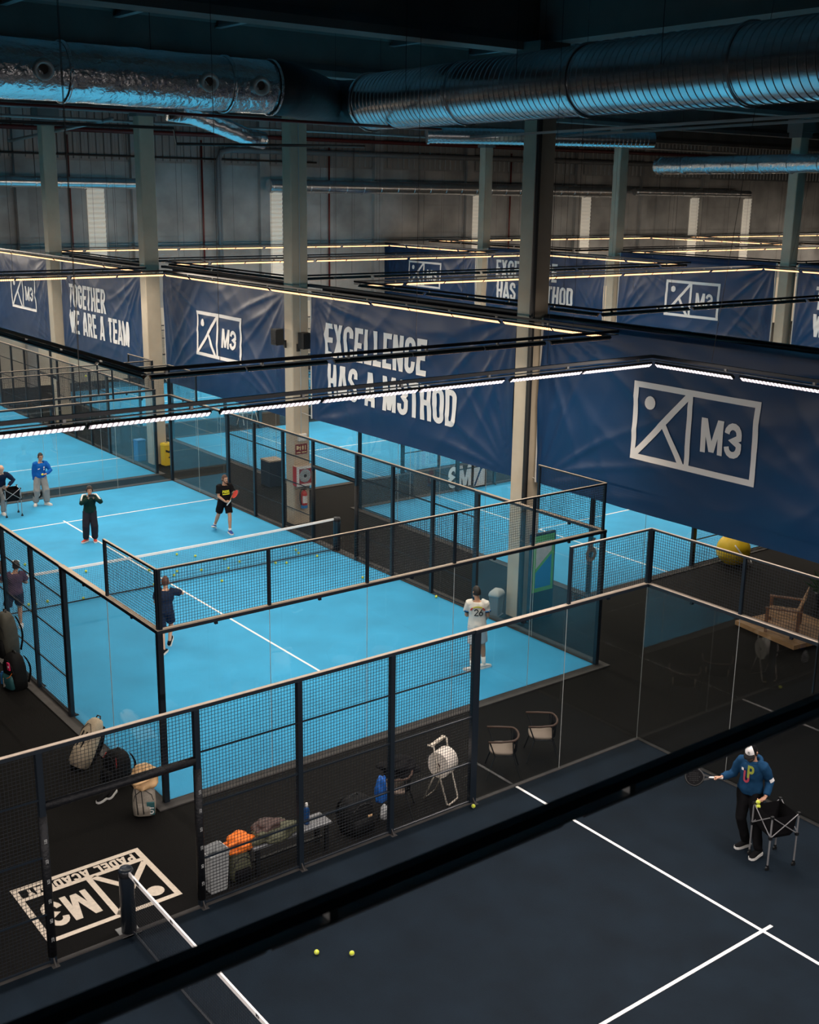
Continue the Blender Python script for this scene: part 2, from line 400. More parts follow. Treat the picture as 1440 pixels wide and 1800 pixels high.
def column(x, y, label):
    t = thing('concrete_column', label, 'column', (x, y, 0), group='concrete columns between the courts')
    m = MB(); ch = .025; a, b = .275, .225
    q = [(-a + ch, -b), (a - ch, -b), (a, -b + ch), (a, b - ch), (a - ch, b), (-a + ch, b), (-a, b - ch), (-a, -b + ch)]
    m.loft([[Vector((px, py, z)) for px, py in q] for z in (0, 12.25)])
    m.build('shaft', 'column', t)
    g = MB(); g.box(-.43, .43, -.36, .36, 12.25, 12.75); g.box(-.36, .36, -.3, .3, 12.05, 12.25); g.build('corbel', 'beam', t)
    return t
C1 = column(5.78, 3.14, 'grey concrete column carrying the hose reel, fire extinguisher and two loudspeakers')
C2 = column(5.80, -6.75, 'nearest tall concrete column with a black downpipe, rising beside the green and blue poster panel')
column(5.78, 12.80, 'concrete column standing behind the yellow bin between TOGETHER and logo banners')
column(5.78, 21.75, 'leftmost concrete column, at the left edge of the TOGETHER WE ARE A TEAM banner')
column(30.1, 3.75, 'far concrete column at the right of the photo between the distant logo and lettered banners')
column(30.1, 13.40, 'far concrete column between the distant EXCELLENCE banner and logo banner')
column(30.1, 23.00, 'far concrete column between the most distant logo banner and EXCELLENCE banner')
MB().tube([(-.30, -.30, 0), (-.30, -.30, 12.2)], .065, 12).build('downpipe', 'black', C2)
MB().tube([(.31, -.05, 1.0), (.31, -.05, 12.0)], .04, 10).build('riser_pipe', 'redpipe', C1)
MB().tube([(-.02, -.25, 2.75), (-.02, -.25, 12.0)], .014, 6).build('cable_conduit', 'greyl', C1)
MB().bbox(-.14, .14, -.31, -.22, 2.55, 2.76, .012).build('junction_box', 'white', C1)

def xbeam(y, x0, x1, label, zb=12.62):
    t = thing('roof_beam', label, 'beam', (0, y, 0), group='roof beams'); m = MB()
    q = [(-.30, zb), (.30, zb), (.30, zb + .16), (.12, zb + .34), (.12, zb + 1.1), (.28, zb + 1.25), (.28, zb + 1.5), (-.28, zb + 1.5), (-.28, zb + 1.25), (-.12, zb + 1.1), (-.12, zb + .34), (-.30, zb + .16)]
    m.loft([[Vector((x, a, b)) for a, b in q] for x in (x0, x1)]); m.build('girder', 'beam', t); return t
xbeam(-6.3, -34, 6.4, 'deep roof beam crossing the top left corner to the nearest column', 12.6)
xbeam(3.1, -34, 31, 'dark roof beam hidden mostly behind the foil duct', 12.75)
xbeam(12.8, -34, 92, 'grey roof beam on the heads of the far columns, seen just under the foil duct', 12.75)
xbeam(22.6, -34, 92, 'roof beam nearest the end wall', 12.75)
t = thing('roof_beam', 'deep dark roof beam running towards the camera above the spiral duct', 'beam', (6.0, 0, 0), group='roof beams')
MB().box(-.3, .3, -29.5, -6.7, 12.75, 14.1).build('girder', 'beam', t)
for i, x in enumerate([-22, -19, -16.2, -13.4, -10.6, -7.8, -5.0, -2.2, .6, 3.4, 9, 12, 15, 18, 21, 24, 27]):
    p = MB(); a = -29.5; b = 31.5
    p.box(x - .09, x + .09, a, b, 13.72, 13.76); p.box(x - .015, x + .015, a, b, 13.76, 14.1); p.box(x - .09, x + .09, a, b, 14.1, 14.14)
    tag(p.build('roof_purlin', 'steel'), 'steel roof purlin under the dark ribbed roof deck', 'purlin', 'steel roof purlins')

# ------------------------------------------------------------------ ducts and pipes under the roof
def spiral_duct(L, r, seam=.145, n=40):
    m = MB(); pr = []; y = 0.
    pr += [(r + .03, 0), (r + .03, .05), (r, .055)]
    y = .12
    while y < L - .1:
        pr += [(r, y), (r + .011, y + .010), (r + .011, y + .020), (r, y + .030)]; y += seam
    pr += [(r, L)]
    return m, pr, n
t = thing('spiral_duct', 'large galvanised spiral duct with ribbed seams running across the upper right', 'duct', (2.90, -4.55, 11.52), rz=radians(-3.2))
m, pr, n = spiral_duct(19, .56)
m.lathe(pr, n, Matrix.Rotation(radians(90), 4, 'X')); autosmooth(m.build('duct_shell', 'galv', t), 25)
for y in (-.03, -3.4, -6.8, -10.2, -13.6):
    m = MB(); m.lathe([(.575, 0), (.60, .004), (.60, .05), (.575, .054)], 40, Matrix.Translation((0, y, 0)) @ Matrix.Rotation(radians(90), 4, 'X'), cap=False)
    m.build('joint_collar', 'galv', t)
for y in (-2.2, -5.6, -9, -12.4):
    MB().tube([(-.58, y, .05), (-.58, y, 2.5)], .006, 5).build('hanger_rod', 'black', t)
t = thing('foil_duct', 'silver foil wrapped duct with round jet nozzles in the upper left corner', 'duct', (-13.5, -5.0, 11.62))
m = MB(); rings = []
for i in range(180):
    x = i * 13.6 / 179; r = .50 + .012 * noise.noise(Vector((x * 2, 0, 0)))
    rings.append([Vector((x, (r + .016 * noise.noise(Vector((x * 3, k * .7, 2)))) * cos(2 * pi * k / 36), (r + .016 * noise.noise(Vector((x * 3, k * .7, 5)))) * sin(2 * pi * k / 36))) for k in range(36)])
m.loft(rings); o = m.build('duct_shell', 'foil', t, True)
for x in (2.4, 5.6, 9.4, 12.6):
    m = MB(); m.lathe([(.505, 0), (.53, .005), (.53, .06), (.505, .065)], 36, Matrix.Translation((x, 0, 0)) @ Matrix.Rotation(radians(90), 4, 'Y'), cap=False)
    m.build('tape_band', 'foil', t, True)
for x in (8.93, 12.05, 13.15):
    q = MB(); R = Matrix.Translation((x, -.50, -.02)) @ Matrix.Rotation(radians(-14), 4, 'Z') @ Matrix.Rotation(radians(106), 4, 'X')
    q.lathe([(.17, -.08), (.17, .10), (.155, .14), (.115, .13), (.085, .02), (.08, -.06)], 24, R, cap=False)
    nz = q.build('jet_nozzle', 'white', t, True)
    MB().lathe([(.085, .0), (.085, .01)], 20, R).build('nozzle_throat', 'black', nz)
for x in (1.5, 4.8, 8.1, 11.4): MB().tube([(x, .52, 0), (x, .52, 2.0)], .008, 5).build('hanger_rod', 'black', t)
t = thing('duct_elbow', 'black wrapped duct elbow joining the foil duct to the spiral duct', 'duct', (.1, -5.0, 11.62))
MB().tube([(0, 0, 0), (.5, .1, 0), (1.1, .45, -.03), (1.7, .95, -.05), (2.2, 1.32, -.08), (2.6, 1.3, -.1), (2.78, .9, -.1), (2.8, .42, -.1)], [.51, .51, .50, .49, .48, .48, .48, .48], 28).build('elbow_shell', 'wrap', t, True)
MB().lathe([(.515, 0), (.53, .01), (.53, .05), (.515, .06)], 28, Matrix.Translation((.02, 0, 0)) @ Matrix.Rotation(pi / 2, 4, 'Y'), cap=False).build('flange_strap', 'foil', t)
t = thing('foil_branch_duct', 'short crumpled foil branch duct bending down beneath the wrapped elbow', 'duct', (-1.6, -4.4, 10.9))
MB().tube([(0, .3, .25), (.5, .25, .2), (1.1, .1, -.02), (1.6, 0, -.2), (1.95, 0, -.25)], [.2, .2, .18, .17, .17], 18).build('branch_shell', 'foil', t, True)
def pipe(name, label, cat, pts, r, m, group=None, n=10):
    c = pts[0]; o = MB().tube([Vector(p) - Vector(c) for p in pts], r, n).build(name, m, None, True, loc=c); tag(o, label, cat, group); return o
pipe('sprinkler_pipe', 'thin dark red sprinkler pipe running below the foil duct', 'pipe', [(-14, -5.6, 10.98), (-2.8, -5.6, 11.0), (.5, -5.6, 10.98), (4, -5.6, 10.98)], .03, 'redpipe')
pipe('sprinkler_pipe', 'second thin dark pipe just under the red sprinkler pipe', 'pipe', [(-14, -4.9, 10.7), (-1.9, -4.9, 10.78), (-1.85, -4.9, 10.5), (2.5, -4.9, 10.6)], .028, 'black')
pipe('wall_pipe', 'long red fire main along the top of the end wall', 'pipe', [(-30, 31.6, 12.3), (88, 31.6, 12.7)], .11, 'redpipe')
pipe('wall_pipe', 'dark pipe below the red fire main along the end wall', 'pipe', [(-30, 31.65, 11.3), (25, 31.65, 11.25)], .05, 'black')
pipe('wall_pipe', 'grey duct pipe bending down the end wall between two columns', 'pipe', [(60, 31.5, 11.9), (19.4, 31.5, 11.75), (18.9, 31.5, 11.6), (18.75, 31.5, 11.2), (18.75, 31.5, 3.8)], .15, 'greyplast', n=14)
for x, lab in ((10.65, 'first'), (17.95, 'second'), (26.0, 'third'), (39.9, 'fourth'), (50.6, 'fifth')):
    pipe('riser_pipe', 'thin red riser pipe down the end wall, %s from the left' % lab, 'pipe', [(x, 31.86, 12.2), (x, 31.86, 3.8)], .05, 'redpipe', 'red riser pipes on the end wall')
def wallduct(x0, x1, y, z, r, label, bend=False):
    t = thing('wall_duct', label, 'duct', (x0, y, z), group='ducts along the end wall')
    m = MB(); m.lathe([(r * .96, 0), (r, .02)] + [q for k in range(int((x1 - x0) / 1.2)) for q in ((r, k * 1.2 + .1), (r + .025, k * 1.2 + .12), (r + .025, k * 1.2 + .18), (r, k * 1.2 + .2))] + [(r, x1 - x0)], 24, Matrix.Rotation(radians(90), 4, 'Y'))
    autosmooth(m.build('duct_shell', 'galv', t), 30)
    for k in (0.2, .8): MB().tube([((x1 - x0) * k, 0, 0), ((x1 - x0) * k, 0, 2.3)], .02, 5).build('hanger_rod', 'black', t)
wallduct(-12, 13.7, 30.8, 9.93, .27, 'galvanised duct on the end wall at the left edge, ending before the second column')
wallduct(21.4, 49.2, 30.8, 9.95, .36, 'long galvanised duct on the end wall behind the middle columns')
wallduct(50.4, 63.0, 30.8, 10.0, .24, 'short galvanised duct on the end wall behind the far right columns')
t = thing('foil_duct', 'distant foil duct with strap bands at the upper right edge', 'duct', (29.3, 10.4, 11.0), rz=radians(-8))
m = MB(); m.lathe([(.34, 0), (.36, .02)] + [q for k in range(12) for q in ((.36, k * 1.5 + .2), (.385, k * 1.5 + .22), (.385, k * 1.5 + .3), (.36, k * 1.5 + .32))] + [(.36, 19)], 24, Matrix.Rotation(radians(90), 4, 'X')); autosmooth(m.build('duct_shell', 'foil', t), 30)
t = thing('spiral_duct', 'smaller blue-lit spiral duct below the large one', 'duct', (4.6, -4.35, 10.93), rz=radians(-29))
m, pr, n = spiral_duct(5.3, .17, .1, 20); m.lathe(pr, n, Matrix.Rotation(radians(90), 4, 'Y')); autosmooth(m.build('duct_shell', 'galv', t), 25)
for i, (a, b, lab) in enumerate((((5.7, -3, 10.9), (3.3, -19, 10.9), 'upper of the two long cable trays sloping under the large spiral duct'),
                                ((7.6, -2.5, 10.95), (5.4, -19, 11.0), 'lower of the two long cable trays sloping under the large spiral duct'))):
    o = MB(); d = Vector(b) - Vector(a)
    o.bar((0, 0, 0), d, .10, .012); sd = d.cross(Vector((0, 0, 1))).normalized() * .05
    o.bar(sd, d + sd, .012, .04); o.bar(-sd, d - sd, .012, .04)
    tag(o.build('cable_tray', 'galv_dull', loc=a), lab, 'cable tray', 'cable trays')
pipe('roof_brace', 'grey pipe sloping up to the roof behind the leftmost columns', 'pipe', [(7.5, 31.0, 11.75), (4.9, 13.3, 11.95)], .07, 'galv_dull')
pipe('roof_rail', 'pale horizontal rail below the far roof beam', 'pipe', [(-8, 14.5, 11.95), (40, 14.5, 11.95)], .05, 'galv_dull')

# ------------------------------------------------------------------ padel courts
def wires(m, x0, x1, z0, z1, st=.05, t=.0046, y=0.):
    h = t / 2
    n = max(1, round((x1 - x0) / st))
    for i in range(n + 1):
        x = x0 + (x1 - x0) * i / n
        m.add([(x - h, y - h, z0), (x + h, y - h, z0), (x + h, y + h, z0), (x - h, y + h, z0), (x - h, y - h, z1), (x + h, y - h, z1), (x + h, y + h, z1), (x - h, y + h, z1)], [(0, 1, 5, 4), (1, 2, 6, 5), (2, 3, 7, 6), (3, 0, 4, 7)])
    n = max(1, round((z1 - z0) / st))
    for i in range(n + 1):
        z = z0 + (z1 - z0) * i / n
        m.add([(x0, y - h, z - h), (x0, y + h, z - h), (x0, y + h, z + h), (x0, y - h, z + h), (x1, y - h, z - h), (x1, y + h, z - h), (x1, y + h, z + h), (x1, y - h, z + h)], [(0, 1, 5, 4), (1, 2, 6, 5), (2, 3, 7, 6), (3, 0, 4, 7)])
    return m
MCACHE = {}
def cached(key, fn):
    if key not in MCACHE: MCACHE[key] = fn()
    return MCACHE[key]
def mesh_panel(x0, x1, z0, z1, t):
    w, h = round(x1 - x0, 3), round(z1 - z0, 3)
    link('mesh_panel', cached(('mp', w, h), lambda: wires(MB(), 0, w, 0, h).mesh('mesh_panel', 'wire')), t, loc=(x0, 0, z0))
def post(x, z0, z1, t, w=.08, d=.08, foot=True):
    k = round(z1 - z0, 3)
    def mk():
        m = MB(); m.box(-w / 2, w / 2, -d / 2, d / 2, 0, k)
        return m.mesh('post', 'post')
    p = link('post', cached(('po', k, w, d), mk), t, loc=(x, 0, z0))
    if foot:
        def mf():
            m = MB(); m.box(-.05, .05, -.13, -.04, 0, .012); m.add([(-.008, -.04, 0), (-.008, -.12, 0), (-.008, -.04, .10), (.008, -.04, 0), (.008, -.12, 0), (.008, -.04, .10)], [(0, 1, 2), (5, 4, 3), (0, 3, 4, 1), (1, 4, 5, 2), (2, 5, 3, 0)])
            return m.mesh('foot_bracket', 'kerb')
        link('foot_bracket', cached('foot', mf), p, loc=(0, 0, 0))
    return p
def toprail(x0, x1, z, t, w=.10, h=.055):
    k = round(x1 - x0, 3)
    r = link('top_rail', cached(('tr', k, w, h), lambda: MB().box(0, k, -w / 2, w / 2, -h, 0).mesh('top_rail', 'railtop')), t, loc=(x0, 0, z))
    link('lit_rail_top', cached(('tc', k, w), lambda: MB().box(0, k, -w / 2 + .004, w / 2 - .004, 0, .006).mesh('lit_rail_top', 'railcap')), r)  # thin slab added to carry the lit tone of the rail top
def midrail(x0, x1, z, t, r=.016):
    k = round(x1 - x0, 3)
    link('mid_rail', cached(('mr', k, r), lambda: MB().tube([(0, 0, 0), (k, 0, 0)], r, 6).mesh('mid_rail', 'post')), t, loc=(x0, -.02, z))
def pane(x0, x1, z1, t):
    w = round(x1 - x0 - .012, 3)
    g = link('glass_panel', cached(('gp', w, z1), lambda: MB().box(0, w, -.005, .005, 0, z1 - .02).mesh('glass_panel', 'glass')), t, loc=(x0 + .006, 0, .02))
    e = MB(); e.box(-.004, .0, -.005, .005, 0, z1 - .02); link('polished_edge', cached(('ge', z1), lambda: MB().box(-.006, 0, -.0052, .0052, 0, z1 - .02).mesh('polished_edge', 'gedge')), g)
    for zz in (z1 - .10,):
        link('clamp', cached('clamp', lambda: MB().box(-.025, .025, -.022, .022, -.03, .03).mesh('clamp', 'post')), g, loc=(w / 2, -.0, zz))
def end_wall(ox, oy, rz, label, grp, corner=True):
    t = thing('glass_end_wall', label, 'glass wall', (ox, oy, 0), rz, grp)
    for i in range(5): pane(i * 2, i * 2 + 2, 3.0, t)
    if corner: post(0, 0, 2.95, t, .09, .09, False); post(10, 0, 2.95, t, .09, .09, False)
    toprail(-.05, 10.05, 3.0, t)
    for i in range(6): post(i * 2 + (.03 if i == 0 else -.03 if i == 5 else 0), 3.0, 3.98, t, .05, .05, False)
    for i in range(5): mesh_panel(i * 2 + .03, i * 2 + 1.97, 3.03, 3.97, t)
    toprail(0, 10, 4.0, t, .045, .03)
    return t
PX = [4.0, 5.66, 7.31, 8.93, 11.07, 12.69, 14.34, 16.0]
def side_wall(ox, oy, rz, label, grp, door=True, pads=True):
    t = thing('mesh_side_wall', label, 'fence', (ox, oy, 0), rz, grp)
    for a in (0, 2, 16, 18): pane(a, a + 2, 3.0, t)
    for a, b in ((0, 4.05), (15.95, 20)): toprail(a, b, 3.0, t)
    toprail(4.05, 15.95, 3.0, t, .07, .05)
    for a in (0, 18):
        for q in (.03, 1.97): post(a + q, 3.0, 3.98, t, .05, .05, False)
        mesh_panel(a + .05, a + 1.95, 3.03, 3.97, t); toprail(a, a + 2, 4.0, t, .045, .03)
    for i, x in enumerate(PX):
        big = i in (0, 7)
        post(x, 0, 2.95, t, .13 if big else .08, .08)
    for i in range(7):
        a, b = PX[i] + .04, PX[i + 1] - .04
        if i == 3 and door:
            mesh_panel(a, b, 2.28, 2.96, t)
            m = MB(); m.tube([(a, 0, 2.22), (b, 0, 2.22)], .06, 10)
            m.build('padded_lintel', 'pad', t, True)
            if pads:
                for x in (PX[3], PX[4]):
                    m = MB(); m.tube([(x, 0, .12), (x, 0, 2.1)], .058, 12); pd = m.build('post_padding', 'pad', t, True)
                    pl = []
                    for z in (.35, .62, .9, 1.18, 1.46, 1.74): pl += [[(q[1] * -1, q[0]) for q in poly] for poly in text_polys('M3', z, -.020, .040, wr=.6, tr=.16)]
                    flat_art('pad_lettering', pl, 'greyl', pd, lambda u, v, x=x: (x + u * .9, -.0592 + .5 * u * u / .058, v))
        else:
            mesh_panel(a, b, .06, 2.96, t)
            for z in (.74, 1.54, 2.33): midrail(a, b, z, t)
            midrail(a, b, .05, t)
    return t
def court_floor(cx, cy, along_y, label, turf, kw=.22):
    t = thing('padel_court_floor', label, 'court floor', (cx, cy, 0), 0 if along_y else radians(-90), None)
    k = MB()
    a_, c_ = 5 + kw, 10 + kw
    for b in ((-a_, -4.98, -c_, c_), (4.98, a_, -c_, c_), (-4.98, 4.98, -c_, -9.98), (-4.98, 4.98, 9.98, c_)): k.box(b[0], b[1], b[2], b[3], .0, .02)
    k.build('kerb', 'kerb', t)
    MB().box(-4.97, 4.97, -9.97, 9.97, .002, .012).build('turf', turf, t)
    for y in (-6.95, 6.95): MB().box(-4.97, 4.97, y - .025, y + .025, .012, .0155).build('service_line', 'line', t)
    MB().box(-.025, .025, -7.15, 7.15, .012, .016).build('centre_line', 'line', t)
    return t
def net(cx, cy, rz, label, marks=False):
    """net across 10 m in local x"""
    t = thing('padel_net', label, 'net', (cx, cy, 0), rz, 'nets')
    def sag(x): return .88 + .05 * (x / 5) ** 2
    m = MB(); n = 222; h = .0016
    for i in range(n + 1):
        x = -4.95 + 9.9 * i / n; z1 = sag(x)
        m.add([(x - h, -h, .06), (x + h, -h, .06), (x + h, h, .06), (x - h, h, .06), (x - h, -h, z1), (x + h, -h, z1), (x + h, h, z1), (x - h, h, z1)], [(0, 1, 5, 4), (1, 2, 6, 5), (2, 3, 7, 6), (3, 0, 4, 7)])
    for j in range(19):
        q = j / 18
        m.tube([(-4.95 + 9.9 * i / 20, 0, .06 + (sag(-4.95 + 9.9 * i / 20) - .06) * q) for i in range(21)], .002, 4, False)
    m.build('netting', 'wire', t)
    m = MB(); m.loft([[Vector((-4.97 + 9.94 * i / 20, a, sag(-4.97 + 9.94 * i / 20) + b)) for a, b in ((-.012, -.03), (.012, -.03), (.012, .03), (-.012, .03))] for i in range(21)]); tp = m.build('tape', 'bwhite', t)
    if marks:
        for i in range(9):
            pl = text_polys('M3' if i % 2 else 'PADEL', -4.8 + i * 1.05, .866, .046, wr=.62, tr=.27, gap=.12)
            flat_art('tape_lettering', pl, 'black', tp, lambda u, v: (u, -.0135, v + .05 * (u / 5) ** 2))
            flat_art('tape_lettering', pl, 'black', tp, lambda u, v: (-u, .0135, v + .05 * (u / 5) ** 2))
    MB().tube([(-4.95 + 9.9 * i / 12, .01 * sin(i * 2), .04 + .02 * abs(i - 6) / 6) for i in range(13)], .018, 6).build('bottom_cord', 'wire', t)
    for s in (-1, 1):
        m = MB(); m.lathe([(.10, .0), (.10, .93), (.085, .97), (.07, .955)], 20, Matrix.Translation((s * 5.08, 0, 0))); p = m.build('net_post', 'post', t, True)
        MB().lathe([(.103, .86), (.103, .93), (.098, .935)], 20, Matrix.Translation((s * 5.08, 0, 0)), cap=False).build('post_cap', 'pad', p, True)
        MB().box(s * 5.08 - .14, s * 5.08 + .14, -.14, .14, 0, .012).build('base_plate', 'galv_dull', p)
    return t
GW, GS = 'glass end walls of the courts', 'mesh side walls of the courts'
# main blue court
court_floor(0, 0, True, 'light blue padel court floor with white lines in the middle, used by seven people', 'turf_blue')
end_wall(-5, -10, 0, 'near glass end wall of the middle blue court, a metre of mesh on its beam', GW)
end_wall(-5, 10, 0, 'far glass end wall of the middle blue court, behind the man in the blue jacket', GW)
side_wall(5, -10, pi / 2, 'right side wall of the middle blue court, glass at both ends and black mesh between', GS)
side_wall(-5, -10, pi / 2, 'left side wall of the middle blue court, cut by the left edge, bags leaning on it', GS)
net(0, 0, 0, 'net with white tape across the middle blue court, tennis balls along its foot')
# dark blue court in the foreground
court_floor(-6.95, -17.95, False, 'dark navy padel court floor in the foreground where the coach stands', 'turf_navy', .05)
bw = side_wall(-16.95, -12.92, 0, 'long black mesh side wall of the dark foreground court, open doorway at the net', GS); bw.scale = (1, 1, 1.012)
bw = end_wall(3.05, -12.92, -pi / 2, 'glass end wall of the dark foreground court at the right edge, behind the coach', GW, False); bw.scale = (1, 1, 1.012)
net(-6.95, -17.95, pi / 2, 'net of the dark foreground court at the bottom left, printed white tape', True)
# courts behind and to the right
court_floor(0, 21.2, True, 'light blue court floor behind the middle court at the left edge', 'turf_blue')
end_wall(-5, 11.2, 0, 'near glass end wall of the court behind the middle court, one step beyond the blue jacket', GW)
side_wall(5, 11.2, pi / 2, 'right side wall of the court behind the middle court, below the TOGETHER banner', GS)
net(0, 21.2, 0, 'net of the court behind the middle court, far left')
for cy, nm in ((-1.65, 'nearest'), (11.4, 'second'), (24.4, 'farthest')):
    court_floor(18.2, cy, False, 'light blue court floor beyond the banners, %s of the row of three' % nm, 'turf_blue')
    end_wall(8.2, cy - 5, pi / 2, 'glass end wall of the %s court of the row beyond the banners' % nm, GW)
    side_wall(8.2, cy - 5, 0, 'near side wall of the %s court of the row beyond the banners' % nm, GS)
    side_wall(8.2, cy + 5, 0, 'far side wall of the %s court of the row beyond the banners' % nm, GS)
    net(18.2, cy, pi / 2, 'net of the %s court of the row beyond the banners' % nm)

# ------------------------------------------------------------------ court light loops
TILT = radians(38)
def light_loop(label, x0, x1, y0, y1, z, led, col, dens=1.0, skip=(), lean={}):
    t = thing('court_light_loop', label, 'light', (x0, y0, z), group='rectangular LED loops hung over the courts')
    Rt = Matrix.Rotation(TILT, 4, 'X')
    corners = [((0, 0), (x1 - x0, 0)), ((x1 - x0, 0), (x1 - x0, y1 - y0)), ((x1 - x0, y1 - y0), (0, y1 - y0)), ((0, y1 - y0), (0, 0))]
    for k, (a, b) in enumerate(corners):
        a = Vector((*a, 0)); b = Vector((*b, 0)); L = (b - a).length; ang = atan2((b - a).y, (b - a).x)
        link('rail', cached(('rl', round(L, 2)), lambda: MB().box(-.05, L + .05, -.09, -.04, .065, .115).mesh('rail', 'post')), t, loc=a, rot=(0, 0, ang))
        link('lit_edge_strip', cached(('rf', round(L, 2)), lambda: MB().box(-.05, L + .05, -.10, -.03, .02, .028).mesh('lit_edge_strip', 'steel')), t, loc=a, rot=(0, 0, ang))  # grey strip added to draw the lit upper edge of the lamps
        if k in skip: continue
        n = round((L - .14) / 1.62); st = (L - .14) / n
        for i in range(n):
            ln = round(st - (.14 if i % 3 == 1 else .03), 2)
            def body():
                m = MB(); m.box(0, ln, -.045, .045, -.055, -.015, Rt)
                return m.mesh('lamp', 'black')
            p = a + (b - a).normalized() * (.07 + i * st)
            lp = link('lamp', cached(('lb', ln), body), t, loc=p, rot=(0, 0, ang))
            link('led_strip', cached(('ls', ln, led.name), lambda: MB().box(.02, ln - .02, -.04, .04, -.061, -.055, Rt).mesh('led_strip', led)), lp)
            link('bracket', cached('brk', lambda: MB().box(.2, .24, -.094, -.05, .01, .07).mesh('bracket', 'galv_dull')), lp)
        for q in (.12, .5, .88):
            ct = 14.14 - z; ln_ = lean.get(k, 0)
            link('cable', cached(('cab', z, ln_), lambda: MB().tube([(0, -.06, .14), (0, -.06 - ln_, ct)], .005, 4).mesh('cable', 'black')), t, loc=a + (b - a) * q, rot=(0, 0, ang))
        l = bpy.data.lights.new('court_light', 'AREA'); l.shape = 'RECTANGLE'; l.size = L - .6; l.size_y = .10
        l.energy = LIGHT_W_PER_M * L * dens; l.color = col; l.spread = radians(141)
        lo = bpy.data.objects.new('court_light', l); COL.objects.link(lo); lo.parent = t
        lo.location = (a + b) / 2 + Vector((0, 0, -.09))
        # the light faces down, tilted inwards like the strips
        lo.rotation_euler = (Matrix.Rotation(ang, 4, 'Z') @ Rt).to_euler()
light_loop('LED strip loop over the middle blue court, its black near rail crossing the EXCELLENCE banner', -5, 5, -9.95, 9.95, 7.0, LEDW, WARM)
light_loop('LED strip loop over the dark foreground court, blurred black near rail crossing the bottom', -17.2, 3.0, -22.65, -12.72, 6.95, LEDN, NEUTRAL, dens=1.18, lean={1: 1.0})
light_loop('LED strip loop at the left edge, its corner in front of the TOGETHER banner', -5, 5, 11.6, 31.0, 7.0, LEDW, WARM)
light_loop('LED strip loop beyond the banners, nearest of three, crossing the distant logo banners', 8.25, 28.2, -6.5, 3.6, 6.97, LEDW, WARM, lean={1: 1.6})
light_loop('LED strip loop beyond the banners, second of three, beside the distant EXCELLENCE banner', 8.25, 28.2, 7.4, 16.4, 6.9, LEDW, WARM)
light_loop('LED strip loop beyond the banners, farthest of three, by the end wall', 8.25, 28.2, 19.8, 29.0, 6.82, LEDW, WARM)
light_loop('distant LED strip loop beyond the far banner row, the one by the end wall', 32.2, 52, 18.2, 30.5, 6.95, LEDW, WARM)
light_loop('distant LED strip loop beyond the far banner row, the lower one at the right edge', 32.2, 52, 4.6, 15.0, 7.0, LEDW, WARM)

light_loop('distant LED strip loop at the right edge, farthest along the end wall', 55, 75, 18.2, 30.5, 6.95, LEDW, WARM)
light_loop('distant LED strip loop at the right edge, in front of the farthest one', 55, 75, 4.6, 15.0, 7.0, LEDW, WARM)

# ------------------------------------------------------------------ banners
COLY = {True: (3.14, -6.75, 12.80, 21.75), False: (3.75, 13.4, 23.0)}
def banner(x, y0, y1, z0, z1, label, art, seed, hems=True):
    """fabric hung in the plane x, read from the left; y0 > y1"""
    w, h = y0 - y1, z1 - z0
    t = thing('banner', label, 'banner', (x, y0, z0), -pi / 2, 'navy banners hung between the columns')
    def disp(u, v):
        d = .05 * noise.noise(Vector((u * .35 + seed, v * .5, 0))) + .018 * noise.noise(Vector((u * 1.1, v * 1.6 + seed, 3)))
        for cx, cy, s in ((0, h, 1), (w, h, 2), (0, 0, 3), (w, 0, 4), (w * .3, h, 5)):
            r = sqrt((u - cx) ** 2 + (v - cy) ** 2); a = atan2(v - cy, u - cx)
            k = .085 if s < 5 else .02
            rid = 1 - abs(noise.noise(Vector((a * 4.0 + seed * 3 + s * 7, r * .25, s)))) * 2.2
            d += k * max(rid, 0) ** 2 * min(r, 1.8) / 1.8 * math.exp(-r / 2.6)
        return d
    sag = lambda u: .0
    m = MB(); nx, nz = int(w / .06), int(h / .06)
    vs = []
    for j in range(nz + 1):
        for i in range(nx + 1):
            u, v = w * i / nx, h * j / nz; vs.append((u, -disp(u, v), v))
    fs = [(j * (nx + 1) + i, j * (nx + 1) + i + 1, (j + 1) * (nx + 1) + i + 1, (j + 1) * (nx + 1) + i) for j in range(nz) for i in range(nx)]
    m.add(vs, fs); m.build('fabric', 'navyfab', t, True)
    polys = art
    o = flat_art('print', polys, 'bwhite', t, lambda u, v: (u, -disp(u, v) - .015, v), cuts=.06)
    for p in o.data.polygons: p.use_smooth = True
    if hems:
        MB().box(-.05, -.005, -.02, .02, 0, h).build('hem', 'hem', t); MB().box(w + .005, w + .05, -.02, .02, 0, h).build('hem', 'hem', t)
        m = MB(); m.tube([(0, .02, h + .02), (w, .02, h + .02)], .03, 8); m.build('top_pole', 'post', t)
    for u, du in ((0, -1), (w, 1)):
        yy = y0 - u; g = min([abs(c - yy) - .225 for c in COLY[x < 10]] + [9])
        if g < 1.2:
            for v in (.06, h - .06): MB().tube([(u, 0, v), (u + du * (g + .004), 0, v + .03)], .008, 5).build('tie_strap', 'hem', t)
    return t
EXC = lambda: text_polys('EXCELLENCE', .72, 1.92, .92, width=4.62) + text_polys('HAS A M3THOD', .88, .80, .92, width=5.66)
banner(5.8, 2.33, -6.28, 3.3, 6.92, 'large navy banner lettered EXCELLENCE HAS A M3THOD between the two nearest columns', EXC(), 1)
banner(5.8, -7.12, -16.2, 3.32, 7.05, 'nearest navy banner with a big white framed M3 logo at the right edge', logo_polys(2.78, 2.72, 3.1, 1.62), 2.3)
banner(5.8, 11.75, 3.6, 3.13, 6.9, 'navy banner with a white framed M3 logo left of the column with the loudspeakers', logo_polys(2.42, 2.70, 3.0, 1.45), 4.1)
